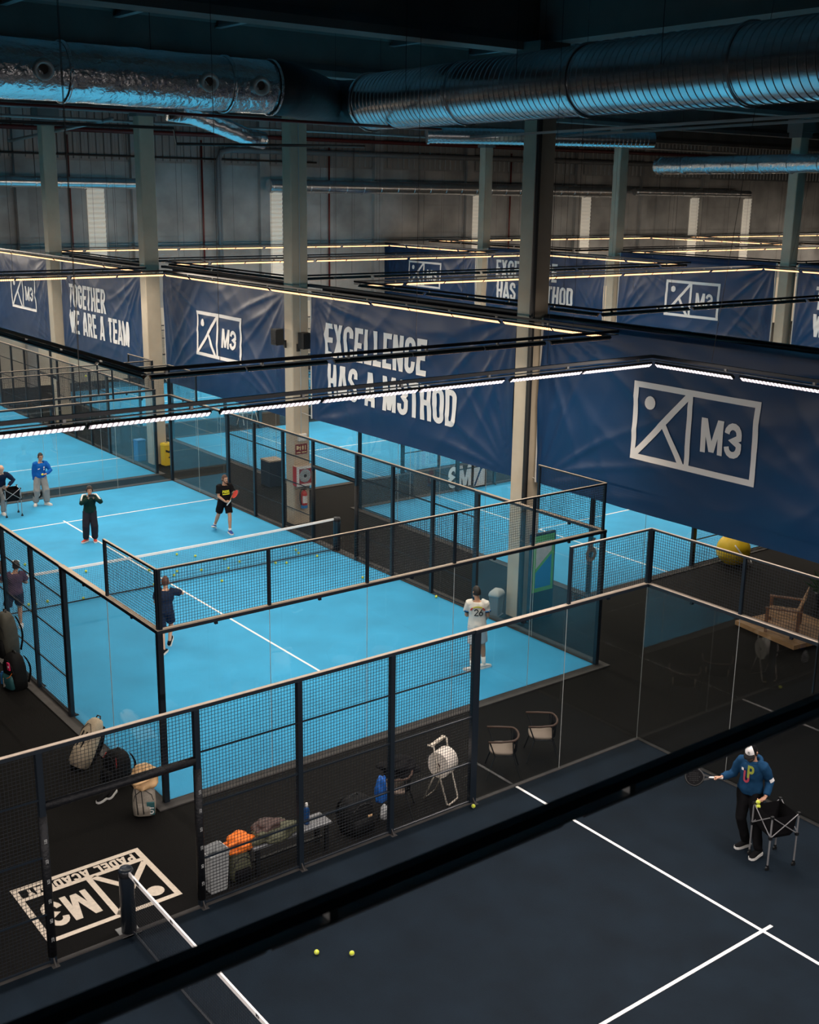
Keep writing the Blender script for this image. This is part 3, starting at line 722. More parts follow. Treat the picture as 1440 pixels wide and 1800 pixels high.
banner(5.8, 21.1, 13.35, 3.2, 6.9, 'navy banner lettered TOGETHER WE ARE A TEAM', text_polys('TOGETHER', .75, 1.85, .92, width=3.6) + text_polys('WE ARE A TEAM', .80, .82, .92, width=5.6), 5.7)
banner(5.8, 31.0, 22.4, 3.3, 6.9, 'navy banner with M3 logo cut off by the left edge of the photo', logo_polys(3.9, 2.65, 3.0, 1.45), 7.7)
banner(30.0, 32.0 - .1, 23.5, 3.5, 6.78, 'most distant navy banner with M3 logo, beside the end wall', logo_polys(2.45, 2.4, 3.0, 1.45), 9.1)
banner(30.0, 22.5, 13.9, 3.5, 6.9, 'distant navy banner lettered EXCELLENCE HAS A M3THOD, half behind the dark column', EXC(), 11.3)
banner(30.0, 12.95, 4.25, 3.5, 7.1, 'distant navy banner with a white M3 logo right of the far column', logo_polys(2.9, 2.55, 3.05, 1.6), 12.9)
banner(30.0, 3.15, -5.6, 3.5, 7.1, 'distant navy lettered banner cut off by the right edge of the photo', text_polys('TOGETHER', .95, 1.85, .92, width=3.6) + text_polys('WE ARE A TEAM', .95, .75, .92, width=5.6), 14.2)
for y0, y1, lab in ((2.33, -6.28, 'behind the EXCELLENCE banner'), (-7.12, -16.2, 'behind the nearest logo banner'), (11.75, 3.6, 'behind the logo banner by the loudspeakers'), (21.1, 13.35, 'behind the TOGETHER banner')):
    t = thing('banner', 'plain back banner ' + lab + ', only its top edge showing', 'banner', (6.155, y0, 3.3), -pi / 2, 'navy banners hung between the columns')
    w = y0 - y1; m = MB(); n = 60
    m.loft([[Vector((w * i / n, .03 * noise.noise(Vector((i * .2, z, y0))), z)) for i in range(n + 1)] for z in [3.75 * k / 12 for k in range(13)]], cap=False, closed=False)
    m.build('fabric', 'navyfab', t, True)
    MB().box(-.75, w + .40, -.07, .07, 3.72, 3.80).build('top_pole', 'posterframe', t)

# ------------------------------------------------------------------ floor and glass lettering
t = thing('floor_logo', 'white M3 PADEL ACADEMY logo painted on the black floor by the doorway', 'floor sign', (-5.97, -12.5, 0.001), pi)
flat_art('logo_print', logo_polys(0, 0, 1.95, 1.5, .085, True), mat('floor_paint', (.66, .58, .47), .7, var=.1, vscale=20), t, lambda u, v: (u, v, .003))
t = thing('logo_reflection', 'M3 logo reflection painted in white on the glass of the court behind the EXCELLENCE banner', 'sticker', (13.45, 3.37, .02), pi)  # reflection of a banner logo, painted as flat white shapes on the pane
flat_art('logo_print', text_polys('M3', .62, .1, .74, wr=.66, tr=.2, width=1.0), 'bwhite', t, lambda u, v: (u, 0, v))
sq = [[(0, 0), (.5, 0), (.5, .9), (0, .9)]]
flat_art('mountain_square', sq, 'bwhite', t, lambda u, v: (u, .001, v))
flat_art('mountain_mark', [[(.42, .05), (.50, .05), (.14, .82), (.06, .82)]] + [[(.17 + .07 * cos(i * pi / 6), .66 + .07 * sin(i * pi / 6)) for i in range(12)]], 'navyfab', t, lambda u, v: (u, .004, v))
flat_art('mountain_mark', [[(.42, .05), (.50, .05), (.14, .82), (.06, .82)]] + [[(.17 + .07 * cos(i * pi / 6), .66 + .07 * sin(i * pi / 6)) for i in range(12)]], 'navyfab', t, lambda u, v: (u, -.004, v))
t = thing('court_number', 'grey number 6 sticker on the glass at the right corner of the blue court', 'sticker', (4.52, -9.985, 2.36))
flat_art('digit', text_polys('6', 0, 0, .52, wr=.62, tr=.17), 'greyl', t, lambda u, v: (u, 0, v))
for x, y, a in ((-2.0, -9.2, .3), (.35, -9.3, -.1)):
    pass

# ------------------------------------------------------------------ things on and by the columns
def speaker(x, y, z, rz, label):
    t = thing('loudspeaker', label, 'loudspeaker', (x, y, z), rz, 'black loudspeakers on the column')
    m = MB(); m.loft([[Vector((a, b, zz)) for a, b in ((-.15, -.16), (.15, -.16), (.10, .12), (-.10, .12))] for zz in (0, .46)]); m.build('cabinet', 'black', t)
    MB().box(-.135, .135, -.172, -.158, .03, .43).build('grille', 'pad', t)
    m = MB(); m.bar((0, .1, .2), (0, .22, .05), .06, .04); m.box(-.05, .05, .19, .24, -.1, .12); m.build('bracket', 'black', t)
speaker(5.24, 3.25, 5.38, radians(-90), 'smaller looking black loudspeaker on the left face of the column')
speaker(5.72, 2.66, 5.30, radians(12), 'black loudspeaker on the front face of the column, beside the EXCELLENCE banner')
t = thing('fire_sign', 'dark red fire equipment sign with cream symbols on the column', 'sign', (5.56, 2.90, 2.15))
MB().box(0, .40, -.012, 0, 0, .30).build('plate', 'maroon', t)
sg = [[(.03, .14), (.10, .14), (.10, .26), (.03, .26)], [(.10, .18), (.135, .18), (.135, .22), (.10, .22)], [(.14, .11), (.165, .11), (.18, .2), (.16, .26), (.14, .2)],
      [(.23, .12), (.265, .12), (.275, .22), (.25, .28), (.222, .22)], [(.32, .12), (.35, .12), (.35, .25), (.33, .27), (.32, .24)], [(.03, .04), (.17, .04), (.17, .07), (.03, .07)], [(.21, .04), (.37, .04), (.37, .07), (.21, .07)]]
flat_art('symbols', sg, 'cream', t, lambda u, v: (u, -.0135, v))
t = thing('hose_reel_cabinet', 'red and white fire hose reel cabinet with glass door on the column', 'fire hose cabinet', (5.78, 2.905, 1.22))
MB().bbox(-.32, .32, -.22, 0, 0, .60, .01).build('box', 'red', t)
fr = MB(); fr.box(-.33, .33, -.245, -.222, 0, .07); fr.box(-.33, .33, -.245, -.222, .53, .61); fr.box(-.33, -.25, -.245, -.222, .07, .53); fr.box(.20, .33, -.245, -.222, .07, .53); fr.build('door_frame', 'white', t)
MB().box(-.33, .33, -.24, 0, .602, .612).build('top_plate', 'railcap', t)
MB().box(-.25, .20, -.236, -.230, .07, .53).build('door_glass', 'glass', t)
RX = Matrix.Translation((-.03, -.223, .31)) @ Matrix.Rotation(pi / 2, 4, 'X')
m = MB(); m.lathe([(.19, 0), (.20, .004), (.20, .01), (.18, .014), (.06, .014), (.05, .006)], 28, Matrix.Translation((-.03, -.2215, .31)) @ Matrix.Rotation(pi / 2, 4, 'X')); m.build('hose_reel', 'greyl', t, True)
MB().lathe([(.05, .0145), (.045, .018)], 16, Matrix.Translation((-.03, -.2215, .31)) @ Matrix.Rotation(pi / 2, 4, 'X')).build('reel_hub', 'black', t)
MB().lathe([(.03, 0), (.028, .012)], 12, Matrix.Translation((.27, -.245, .31)) @ Matrix.Rotation(pi / 2, 4, 'X')).build('door_lock', 'black', t)
t = thing('fire_extinguisher', 'red fire extinguisher with black hose hanging low on the column', 'fire extinguisher', (5.78, 2.79, .52))
MB().lathe([(.02, .0), (.085, .0), (.095, .03), (.095, .42), (.08, .48), (.035, .53), (.03, .56)], 22).build('cylinder', 'red', t, True)
MB().lathe([(.1, .0), (.1, .09)], 22, cap=False).build('base_ring', 'blueplast', t, True)
m = MB(); m.bar((0, 0, .56), (0, -.13, .60), .03, .02); m.bar((0, 0, .59), (0, -.12, .65), .03, .015); m.build('valve_handle', 'black', t)
MB().tube([(-.03, 0, .57), (-.12, -.02, .58), (-.17, -.03, .45), (-.16, -.03, .25), (-.12, -.03, .10)], .014, 8).build('hose', 'black', t, True)
m = MB(); m.add([(.0975 * cos(a), .0975 * sin(a), z) for z in (.16, .38) for a in [radians(-150 + 12 * i) for i in range(11)]], [(i, i + 1, 12 + i, 11 + i) for i in range(10)]); m.build('label_plate', 'white', t)
t = thing('info_panel', 'tall free-standing poster panel with green border, blue and white halves, beside the nearest column', 'poster panel', (5.62, -7.22, 0), radians(0))
MB().bbox(-.02, .74, -.05, .05, 0, 2.12, .01).build('panel', 'posterframe', t)
P_ = lambda pts, y: flat_art('x', [pts], 'green', t, lambda u, v: (u, y, v))
o = flat_art('border', [[(.04, .70), (.70, .70), (.70, 2.07), (.04, 2.07)]], 'green', t, lambda u, v: (u, -.052, v))
flat_art('blue_field', [[(.12, .80), (.62, .80), (.62, 1.58), (.12, 1.18)]], 'posterblue', t, lambda u, v: (u, -.054, v))
flat_art('white_field', [[(.12, 1.27), (.62, 1.67), (.62, 1.92), (.12, 1.92)]], 'posterwhite', t, lambda u, v: (u, -.054, v))
def swing_bin(x, y, label, m='greyplast', s=1.):
    t = thing('swing_bin', label, 'bin', (x, y, 0), radians(25))
    b = MB(); b.bbox(-.15, .15, -.13, .13, 0, .02, .005)
    b.loft([[Vector((a * k, c * k, z)) for a, c in ((-.13, -.11), (.13, -.11), (.15, -.09), (.15, .09), (.13, .11), (-.13, .11), (-.15, .09), (-.15, -.09))] for z, k in ((0, .95), (.50, 1.2))]); b.build('bin_body', m, t)
    d = MB(); rg = []
    for z, k in ((.50, 1.28), (.54, 1.28), (.60, 1.1), (.64, .75), (.655, .3)): rg.append([Vector((a * k, c * k, z)) for a, c in ((-.13, -.11), (.13, -.11), (.15, -.09), (.15, .09), (.13, .11), (-.13, .11), (-.15, .09), (-.15, -.09))])
    d.loft(rg); d.build('swing_lid', 'greyl', t, True)
swing_bin(5.30, -6.45, 'grey swing lid bin on the floor left of the nearest column')
t = thing('recycling_bin', 'yellow recycling bin with slot lid in front of the column at left', 'bin', (5.92, 12.3, 0), radians(8))
MB().bbox(-.17, .17, -.15, .15, 0, .72, .015).build('bin_body', 'yellow', t)
m = MB(); m.loft([[Vector((a * k, b * k, z)) for a, b in ((-.175, -.155), (.175, -.155), (.175, .155), (-.175, .155))] for z, k in ((.72, 1), (.76, 1), (.82, .85))]); m.build('lid', 'yellow', t)
MB().lathe([(.07, .821), (.07, .824)], 18).build('lid_hole', 'black', t)
flat_art('printed_patch', [[(-.14, .52), (0, .46), (.14, .52), (.14, .60), (0, .54), (-.14, .60)], [(.03 * cos(i * pi / 6) - .0, .30 + .03 * sin(i * pi / 6)) for i in range(12)]], 'black', t, lambda u, v: (u, -.152, v))
t = thing('recycling_bin', 'blue recycling bin behind the glass, left of the yellow bin', 'bin', (5.42, 13.5, 0), radians(8))
MB().bbox(-.17, .17, -.15, .15, 0, .72, .015).build('bin_body', 'blueplast', t); MB().bbox(-.18, .18, -.16, .16, .72, .80, .015).build('lid', 'blueplast', t)
t = thing('storage_cabinet', 'dark low cabinet with pale top behind the loudspeaker column', 'cabinet', (7.55, 7.6, 0), 0)
MB().bbox(-.28, .28, -.3, .3, 0, .86, .01).build('carcass', 'posterframe', t); MB().box(-.29, .29, -.31, .31, .86, .90).build('top', 'railcap', t)
t = thing('barrier_frame', 'white metal trestle standing on the court below the banner', 'trestle', (12.3, 17.6, 0), .3)
m = MB()
for a in (-.45, .45):
    m.tube([(a, -.2, 0), (a * .8, 0, .85), (a, .2, 0)], .018, 6)
m.tube([(-.38, 0, .84), (.38, 0, .84)], .018, 6); m.tube([(-.42, .1, .45), (.42, .1, .45)], .014, 6); m.build('trestle_frame', 'white', t)

# ------------------------------------------------------------------ bags, bottles, clothing, furniture
MT['chairwood'] = mat('chair_rail_wood', (.055, .028, .017), .6)
MT['bag_olive'] = mat('bag_olive', (.045, .045, .034), .7, var=.25, vscale=6)
MT['bag_black'] = mat('bag_black', (.007, .0075, .008), .75, spec=.15, var=.2, vscale=8)
MT['bag_teal'] = mat('bag_teal', (.02, .10, .11), .6)
MT['bag_beige'] = mat('bag_beige', (.42, .35, .25), .75, var=.12, vscale=40)
MT['bag_grey'] = mat('bag_grey', (.30, .27, .22), .75, var=.2, vscale=60)
MT['jacket_tan'] = mat('jacket_tan', (.62, .40, .20), .6)
MT['pink'] = mat('pink_print', (.70, .03, .12), .5)
MT['orange'] = mat('orange_fabric', (.85, .19, .01), .6)
MT['olivefab'] = mat('olive_fabric', (.085, .09, .05), .7)
MT['brownfab'] = mat('brown_fabric', (.075, .045, .038), .7)
MT['blackfab'] = mat('black_fabric', (.005, .005, .006), .85, spec=.12)
MT['bluefab'] = mat('blue_fabric', (.008, .12, .48), .5)
MT['bottleblue'] = mat('bottle_blue', (.008, .06, .20), .25)
def srings(w, d, zs, n=20, e=.55, lean=0.):
    """super-ellipse rings: zs = [(z, kw, kd, dy)]"""
    R = []
    for z, kw, kd, dy in zs:
        r = []
        for k in range(n):
            a = 2 * pi * k / n; c, s_ = cos(a), sin(a)
            r.append(Vector((w / 2 * kw * abs(c) ** e * (1 if c > 0 else -1), dy + d / 2 * kd * abs(s_) ** e * (1 if s_ > 0 else -1), z)))
        R.append(r)
    return R
def bag(name, label, loc, rz, w, d, h, m, pocket, lean=0., extra=None, group=None):
    t = thing(name, label, 'bag', loc, rz, group); t.rotation_euler = (lean, 0, rz)
    b = MB(); b.loft(srings(w, d, [(0, .85, .85, 0), (.02 * h, .97, .97, 0), (.3 * h, 1.02, 1.05, 0), (.65 * h, .98, 1, 0), (.88 * h, .82, .8, .01), (.97 * h, .55, .55, .02), (h, .3, .3, .02)])); b.build('body', m, t, True)
    p = MB(); p.loft(srings(w * .78, d * .5, [(.04 * h, .8, .7, -d * .42), (.08 * h, 1, 1, -d * .42), (.36 * h, 1, 1, -d * .42), (.46 * h, .85, .6, -d * .40)])); p.build('front_pocket', pocket, t, True)
    z = MB(); z.tube([(-w * .42, -d * .40, .52 * h), (-w * .36, -d * .44, .72 * h), (-.1 * w, -d * .42, .86 * h), (.1 * w, -d * .42, .86 * h), (w * .36, -d * .44, .72 * h), (w * .42, -d * .40, .52 * h)], .006, 6); z.build('zip', 'black', t)
    g = MB(); g.tube([(-.06, d * .1, .97 * h), (-.04, d * .1, 1.05 * h), (.04, d * .1, 1.05 * h), (.06, d * .1, .97 * h)], .012, 6); g.build('grab_handle', 'black', t, True)
    for s in (-1, 1):
        st = MB(); R = []
        for i in range(9):
            q = i / 8; y = d * .5 + .09 * sin(pi * q); zz = h * (.12 + .76 * q); x = s * w * (.34 - .1 * q)
            R.append([Vector((x + a, y + b_, zz)) for a, b_ in ((-.03, 0), (.03, 0), (.03, .012), (-.03, .012))])
        st.loft(R); st.build('shoulder_strap', 'bag_black', t, True)
    if extra: extra(t)
    return t
def ex1(t):
    MB().tube([(-.12, -.30, .55), (-.08, -.31, .40), (-.10, -.30, .2)], .012, 6).build('piping', 'bag_beige', t, True)
bag('racket_bag', 'dark olive racket bag hanging on the mesh wall at the left edge', (-5.33, -3.62, .52), radians(-80), .46, .36, .95, 'bag_olive', 'bag_black', .06, ex1)
def ex2(t):
    MB().box(.06, .14, -.19, -.165, .46, .62).build('pink_patch', 'pink', t); MB().box(.10, .13, -.2, -.185, .52, .56).build('white_badge', 'white', t)
    MB().tube([(.08, -.24, .30), (.16, -.22, .34), (.2, -.18, .42)], .006, 6).build('orange_cord', 'orange', t)
    MB().tube([(-.05, -.25, .08), (-.03, -.25, .28)], .010, 6).build('piping', 'bag_grey', t)
    flat_art('lettering', text_polys('HEL', 0, 0, .05), 'white', t, lambda u, v: (.04 - v, -.262, .12 + u))
bag('backpack', 'black backpack with pink patch on the floor under the olive racket bag', (-5.36, -4.05, 0), radians(-78), .46, .34, .74, 'bag_black', 'bag_teal', .06, ex2)
t = thing('water_bottle', 'blue bottle standing on the floor beside the black backpack', 'bottle', (-5.52, -3.72, 0))
MB().lathe([(.045, 0), (.05, .01), (.05, .2), (.045, .225), (.03, .235)], 18).build('bottle_body', 'blueplast', t, True); MB().lathe([(.032, .235), (.032, .255), (.028, .26)], 14).build('cap', 'blueplast', t, True)
def ex3(t):
    for s in (-.05, .06): MB().tube([(s, -.155, .10), (s * 1.1, -.165, .35), (s * .8, -.14, .62)], .014, 6).build('black_stripe', 'bag_black', t, True)
    MB().loft(srings(.30, .2, [(.0, .8, 1, .10), (.1, 1, 1.1, .10), (.6, 1, 1.1, .10), (.78, .6, .7, .10)])).build('back_panel', 'bag_black', t, True)
t = bag('racket_bag', 'long beige and black racket bag leaning on the left corner glass', (-5.68, -8.0, 0), radians(-75), .34, .28, .88, 'bag_beige', 'bag_beige', radians(-30), ex3)
bag('holdall', 'dark sports bag with red trim between the racket bag and the beige backpack', (-5.36, -8.85, 0), radians(-80), .46, .36, .56, 'bag_black', 'bag_black', -.08,
    lambda t: [MB().tube([(s * .2, -.12, .2), (s * .19, -.14, .4), (s * .14, -.12, .5)], .007, 6).build('red_piping', 'red', t) for s in (-1, 1)])
def shoe_mb(L=.29, w=.10):
    up = MB(); R = []
    for y, k, z0, z1 in ((0, .62, .035, .10), (.03, .85, .03, .115), (.09, .9, .03, .11), (.14, .92, .03, .10), (.2, 1.0, .03, .075), (.25, .92, .03, .055), (.285, .5, .032, .045)):
        n = 10; R.append([Vector((w / 2 * k * cos(2 * pi * i / n), (y - .08) * L / .29, (z0 + z1) / 2 + (z1 - z0) / 2 * sin(2 * pi * i / n))) for i in range(n)])
    up.loft(R)
    so = MB(); R = []
    for y, k in ((-.004, .55), (.02, .9), (.09, .88), (.2, 1.05), (.26, .92), (.292, .45)):
        R.append([Vector((sx * w / 2 * k * 1.06, (y - .08) * L / .29, z)) for sx, z in ((-1, .0), (1, .0), (1.02, .035), (-1.02, .035))])
    so.loft(R)
    return up, so
for i, (x, y, a, lab) in enumerate(((-5.74, -9.30, 2.0, 'black trainer with white sole, left of a pair by the beige backpack'), (-5.58, -9.22, 2.3, 'black trainer, right one of a pair, half hidden beside the dark sports bag'))):
    t = thing('trainer', lab, 'shoe', (x, y, 0), a); u, s = shoe_mb(); u.build('upper', 'blackfab', t, True); s.build('sole', 'white', t)
def ex4(t):
    MB().box(.05, .17, -.19, -.155, .05, .26).build('teal_pocket', 'bag_teal', t)
    flat_art('lettering', text_polys('OI', 0, 0, .085, wr=.8, tr=.2, gap=.2), 'bwhite', t, lambda u, v: (.16 - v, -.1925, .07 + u))
    for s in (-.09, .0): MB().tube([(s, -.215, .08), (s - .01, -.22, .28), (s - .03, -.16, .5)], .008, 6).build('black_zip', 'black', t)
bag('backpack', 'grey beige backpack with teal pocket on the floor at the left corner post', (-5.42, -10.08, 0), radians(-28), .36, .30, .52, 'bag_grey', 'bag_grey', 0, ex4)
def garment(name, label, loc, rx, ry, rz_, m, seed, amp=.35, rot=0., cat='clothing', flat=.0):
    t = thing(name, label, cat, loc, rot)
    b = MB(); n, mm = 40, 24; R = []
    for i in range(mm + 1):
        th = -pi / 2 + pi * i / mm; k = max(cos(th), .03); r = []
        for j in range(n):
            a = 2 * pi * j / n; v = Vector((k * cos(a), k * sin(a), sin(th)))
            f = 1 + amp * noise.noise(v * 1.6 + Vector((seed, 0, 0))) + amp * .35 * (1 - 2 * abs(noise.noise(v * 3.5 + Vector((0, seed, 0)))))
            q = Vector((v.x * rx * f, v.y * ry * f, v.z * rz_ * f)); q.z = max(q.z, -rz_ * .55); r.append(q + Vector((0, 0, rz_ * .55)))
        R.append(r)
    b.loft(R); b.build('cloth', m, t, True); return t
t = garment('jacket', 'tan jacket bundled on top of the grey beige backpack', (-5.38, -10.02, .47), .25, .19, .17, 'jacket_tan', 3.2, .45, .6)
MB().tube([(.20 * cos(a) - .14, .10 * sin(a) - .06, .16 + .02 * sin(2 * a)) for a in [i * pi / 8 for i in range(17)]], .022, 8).build('collar', 'jacket_tan', t, True)
# bench with clothes inside the long mesh wall
t = thing('bench', 'low black slatted bench behind the mesh with clothes and a bottle on it', 'bench', (-4.25, -12.56, 0), 0)
for i in range(4): MB().box(-.68, .68, -.17 + i * .088, -.09 + i * .088, .42, .45).build('slat', 'greyplast', t)
for sx in (-1, 1):
    m = MB(); m.box(sx * .60 - .03, sx * .60 + .03, -.16, .16, .38, .42); m.box(sx * .60 - .03, sx * .60 + .03, -.16, -.11, 0, .38); m.box(sx * .60 - .03, sx * .60 + .03, .11, .16, 0, .38); m.build('leg_frame', 'black', t)
m = MB(); m.box(-.6, .6, -.02, .02, .12, .16); m.build('stretcher', 'black', t)
t = thing('water_bottle', 'dark blue bottle with pale cap standing on the bench', 'bottle', (-3.92, -12.56, .45))
MB().lathe([(.042, 0), (.046, .01), (.046, .22), (.038, .26), (.022, .29)], 18).build('bottle_body', 'bottleblue', t, True); MB().lathe([(.024, .285), (.026, .29), (.026, .335), (.02, .345)], 14).build('cap', 'white', t, True)
garment('jacket', 'orange jacket heaped at the left end of the bench, above the grey bin', (-5.08, -12.54, .44), .22, .15, .14, 'orange', 8.1, .5)
garment('jacket', 'olive green jacket spread over the bench left of the bottle', (-4.52, -12.56, .45), .34, .17, .13, 'olivefab', 5.5, .55)
garment('jacket', 'brown jacket lying on top of the olive jacket on the bench', (-4.58, -12.53, .59), .22, .13, .08, 'brownfab', 1.7, .4)
bag('holdall', 'olive kit bag on the floor in front of the left end of the bench', (-5.10, -12.58, 0), 0, .34, .24, .42, 'olivefab', 'blackfab')
t = thing('waste_bin', 'open light grey waste bin standing behind the mesh left of the bench', 'bin', (-5.52, -12.64, 0), radians(4))
b = MB(); prof = [(0, .80), (.02, .82), (.60, 1.0), (.60, 1.06), (.63, 1.06), (.63, .99), (.60, .97), (.05, .78)]
b.loft([[Vector((a * k, c * k, z)) for a, c in ((-.165, -.13), (-.14, -.155), (.14, -.155), (.165, -.13), (.165, .13), (.14, .155), (-.14, .155), (-.165, .13))] for z, k in prof]); b.build('bin_body', 'greyl', t)
for k in (-.08, 0, .08): MB().bar((k * .85, -.126, .08), (k, -.149, .52), .012, .012).build('rib', 'greyl', t)
def armchair(x, y, rz, label, group):
    """tube-leg chair with bent wooden arm rail; faces local -y"""
    t = thing('armchair', label, 'chair', (x, y, 0), rz, group)
    m = MB(); m.loft(srings(.48, .46, [(.425, .92, .92, 0), (.44, 1, 1, 0), (.465, 1, 1, 0), (.48, .9, .9, 0)], 20, .6)); m.build('seat', 'seatpad', t, True)
    a = [(-.30, -.26, .70), (-.30, -.05, .705), (-.27, .14, .715)] + [(-.27 + .27 * (1 - cos(i * pi / 8)), .14 + .13 * sin(i * pi / 8), .72) for i in range(1, 8)] + [(.27, .14, .715), (.30, -.05, .705), (.30, -.26, .70)]
    m = MB(); m.tube(a, .020, 8); m.build('arm_rail', 'chairwood', t, True)
    m = MB(); R = []
    for i in range(11):
        q = -.20 + .04 * i; R.append([Vector((q, .24 - 1.4 * q * q + dy, z)) for dy, z in ((0, .45), (.012, .45), (.03, .72), (.018, .72))])
    m.loft(R); m.build('backrest', 'blackfab', t, True)
    for sx in (-1, 1):
        MB().tube([(sx * .30, -.24, .70), (sx * .25, -.14, .42), (sx * .31, -.27, 0)], .013, 8).build('leg', 'black', t)
        MB().tube([(sx * .26, .16, .71), (sx * .23, .18, .42), (sx * .29, .31, 0)], .013, 8).build('leg', 'black', t)
    MB().tube([(-.25, -.14, .42), (.25, -.14, .42), (.23, .18, .42), (-.23, .18, .42), (-.25, -.14, .42)], .011, 6).build('seat_frame', 'black', t)
    return t
CH = 'black armchairs along the walkway'
armchair(.16, -12.42, atan2(.62, -.78) + pi / 2, 'black armchair with beige seat behind the glass, left of the pair', CH)
armchair(1.12, -12.38, atan2(.62, -.78) + pi / 2, 'black armchair with beige seat behind the glass, right of the pair', CH)
armchair(-2.15, -12.42, atan2(.62, -.78) + pi / 2, 'armchair buried under black clothes behind the mesh, left of the paper roll', CH)
garment('jacket', 'black jacket thrown over the armchair left of the paper roll', (-2.05, -12.38, .66), .32, .22, .12, 'blackfab', 2.9, .5)
garment('towel', 'bright blue cloth hanging between the dark bag and the armchair', (-2.50, -12.52, .36), .10, .08, .26, 'bluefab', 6.2, .35)
garment('towel', 'pale grey cloth below the bright blue one', (-2.52, -12.66, .12), .09, .06, .14, 'greyl', 4.4, .3)
bag('holdall', 'big black kit bag on the floor left of the blue cloth', (-2.95, -12.48, 0), radians(6), .55, .36, .56, 'bag_black', 'bag_black', 0, lambda t: MB().box(.02, .1, -.275, -.255, .30, .33).build('orange_tag', 'jacket_tan', t))
t = thing('paper_roll_stand', 'chrome floor stand holding a large white paper roll', 'paper roll stand', (-1.27, -12.55, 0), radians(20)); t.scale = (1.08, 1.08, 1.2)
T_ = Matrix.Translation((0, 0, .56)) @ Matrix.Rotation(pi / 2, 4, 'Y')
m = MB(); m.lathe([(.03, -.14), (.185, -.14), (.19, -.13), (.19, .13), (.185, .14), (.03, .14)], 32, T_); autosmooth(m.build('paper_roll', 'paper', t), 40)
m = MB(); m.lathe([(.032, -.145), (.032, .145)], 14, T_); m.build('roll_core', 'brownfab', t)
m = MB(); m.tube([(-.19, .16, .84), (-.19, .06, .84), (-.17, -.02, .50), (-.16, -.18, .03), (-.13, -.2, .015), (.13, -.2, .015), (.16, -.18, .03), (.17, -.02, .50), (.19, .06, .84), (.19, .16, .84)], .014, 8); m.build('front_frame', 'chrome', t, True)
m = MB(); m.tube([(-.17, -.02, .56), (-.17, .22, .02), (.17, .22, .02), (.17, -.02, .56)], .012, 8); m.tube([(-.2, 0, .56), (.2, 0, .56)], .012, 8); m.build('rear_frame', 'chrome', t, True)
m = MB(); m.bar((-.19, .1, .85), (.19, .1, .85), .05, .03); m.build('tear_bar', 'chrome', t)

# ------------------------------------------------------------------ lounge corner at the right edge
t = thing('bean_bag', 'yellow ball-patterned bean bag by the far court at the right', 'bean bag', (13.35, -7.12, 0), .4)
b = MB(); R = []; n = 36
for i in range(23):
    th = -pi / 2 + pi * i / 22; k = max(cos(th), .03); r = []
    for j in range(n):
        a = 2 * pi * j / n; f = 1 + .05 * noise.noise(Vector((cos(a) * 2, sin(a) * 2, th * 2)))
        dent = .16 * math.exp(-((cos(a) * k - .55) ** 2 + (sin(a) * k + .2) ** 2) * 4) if th > 0 else 0
        r.append(Vector((.50 * k * cos(a) * f, .46 * k * sin(a) * f, max(.40 + .44 * sin(th) * f - dent, 0))))
    R.append(r)
b.loft(R); b.build('cover', 'yellow', t, True)
m = MB(); m.tube([(-.44 * cos(a) * .9 - .05, -.30 * sin(a) - .22, .42 + .36 * cos(a * 1.0 + 1.2)) for a in [i * pi / 14 - .3 for i in range(13)]], .02, 8); m.build('white_seam', 'white', t, True)
t = thing('wooden_armchair', 'slatted wooden lounge armchair seen through the mesh at the right edge', 'chair', (10.05, -11.15, .10), radians(-150))
for i in range(6): MB().bar((-.36 + i * .145, .22, .36), (-.36 + i * .145, .42, .98 - .02 * abs(i - 2.5)), .13, .02).build('back_slat', 'woodl', t)
for i in range(5): MB().box(-.40, .40, -.40 + i * .125, -.29 + i * .125, .34, .365).build('seat_slat', 'woodl', t)
for sx in (-1, 1):
    MB().box(sx * .46 - .05, sx * .46 + .05, -.44, .38, .56, .59).build('armrest', 'wood', t)
    MB().box(sx * .44 - .035, sx * .44 + .035, -.42, -.35, 0, .56).build('leg', 'wood', t); MB().box(sx * .44 - .035, sx * .44 + .035, .26, .33, 0, .56).build('leg', 'wood', t)
t = thing('wooden_deck', 'low pine platform under the wooden armchair', 'platform', (10.25, -11.2, 0), radians(-8))
for i in range(9): MB().box(-.9 + i * .205, -.72 + i * .205, -.9, .9, .0, .10).build('plank', 'woodl', t)
t = thing('potted_plant', 'small green potted plant at the right edge behind the wooden armchair', 'plant', (12.3, -10.6, 0))
MB().lathe([(.12, 0), (.17, .32), (.18, .33), (.16, .33)], 18).build('pot', 'black', t)
m = MB()
for i in range(46):
    a = random.random() * 6.28; e = random.uniform(.5, 1.4); L = random.uniform(.35, .75); d = Vector((cos(a) * cos(e), sin(a) * cos(e), sin(e))); s_ = Vector((-sin(a), cos(a), 0)) * .035
    p0 = Vector((0, 0, .3)); p1 = p0 + d * L * .6; p2 = p0 + d * L - Vector((0, 0, .08))
    m.add([p0, p1 - s_, p2, p1 + s_], [(0, 1, 2), (0, 2, 3)])
m.build('foliage', 'grass', t)

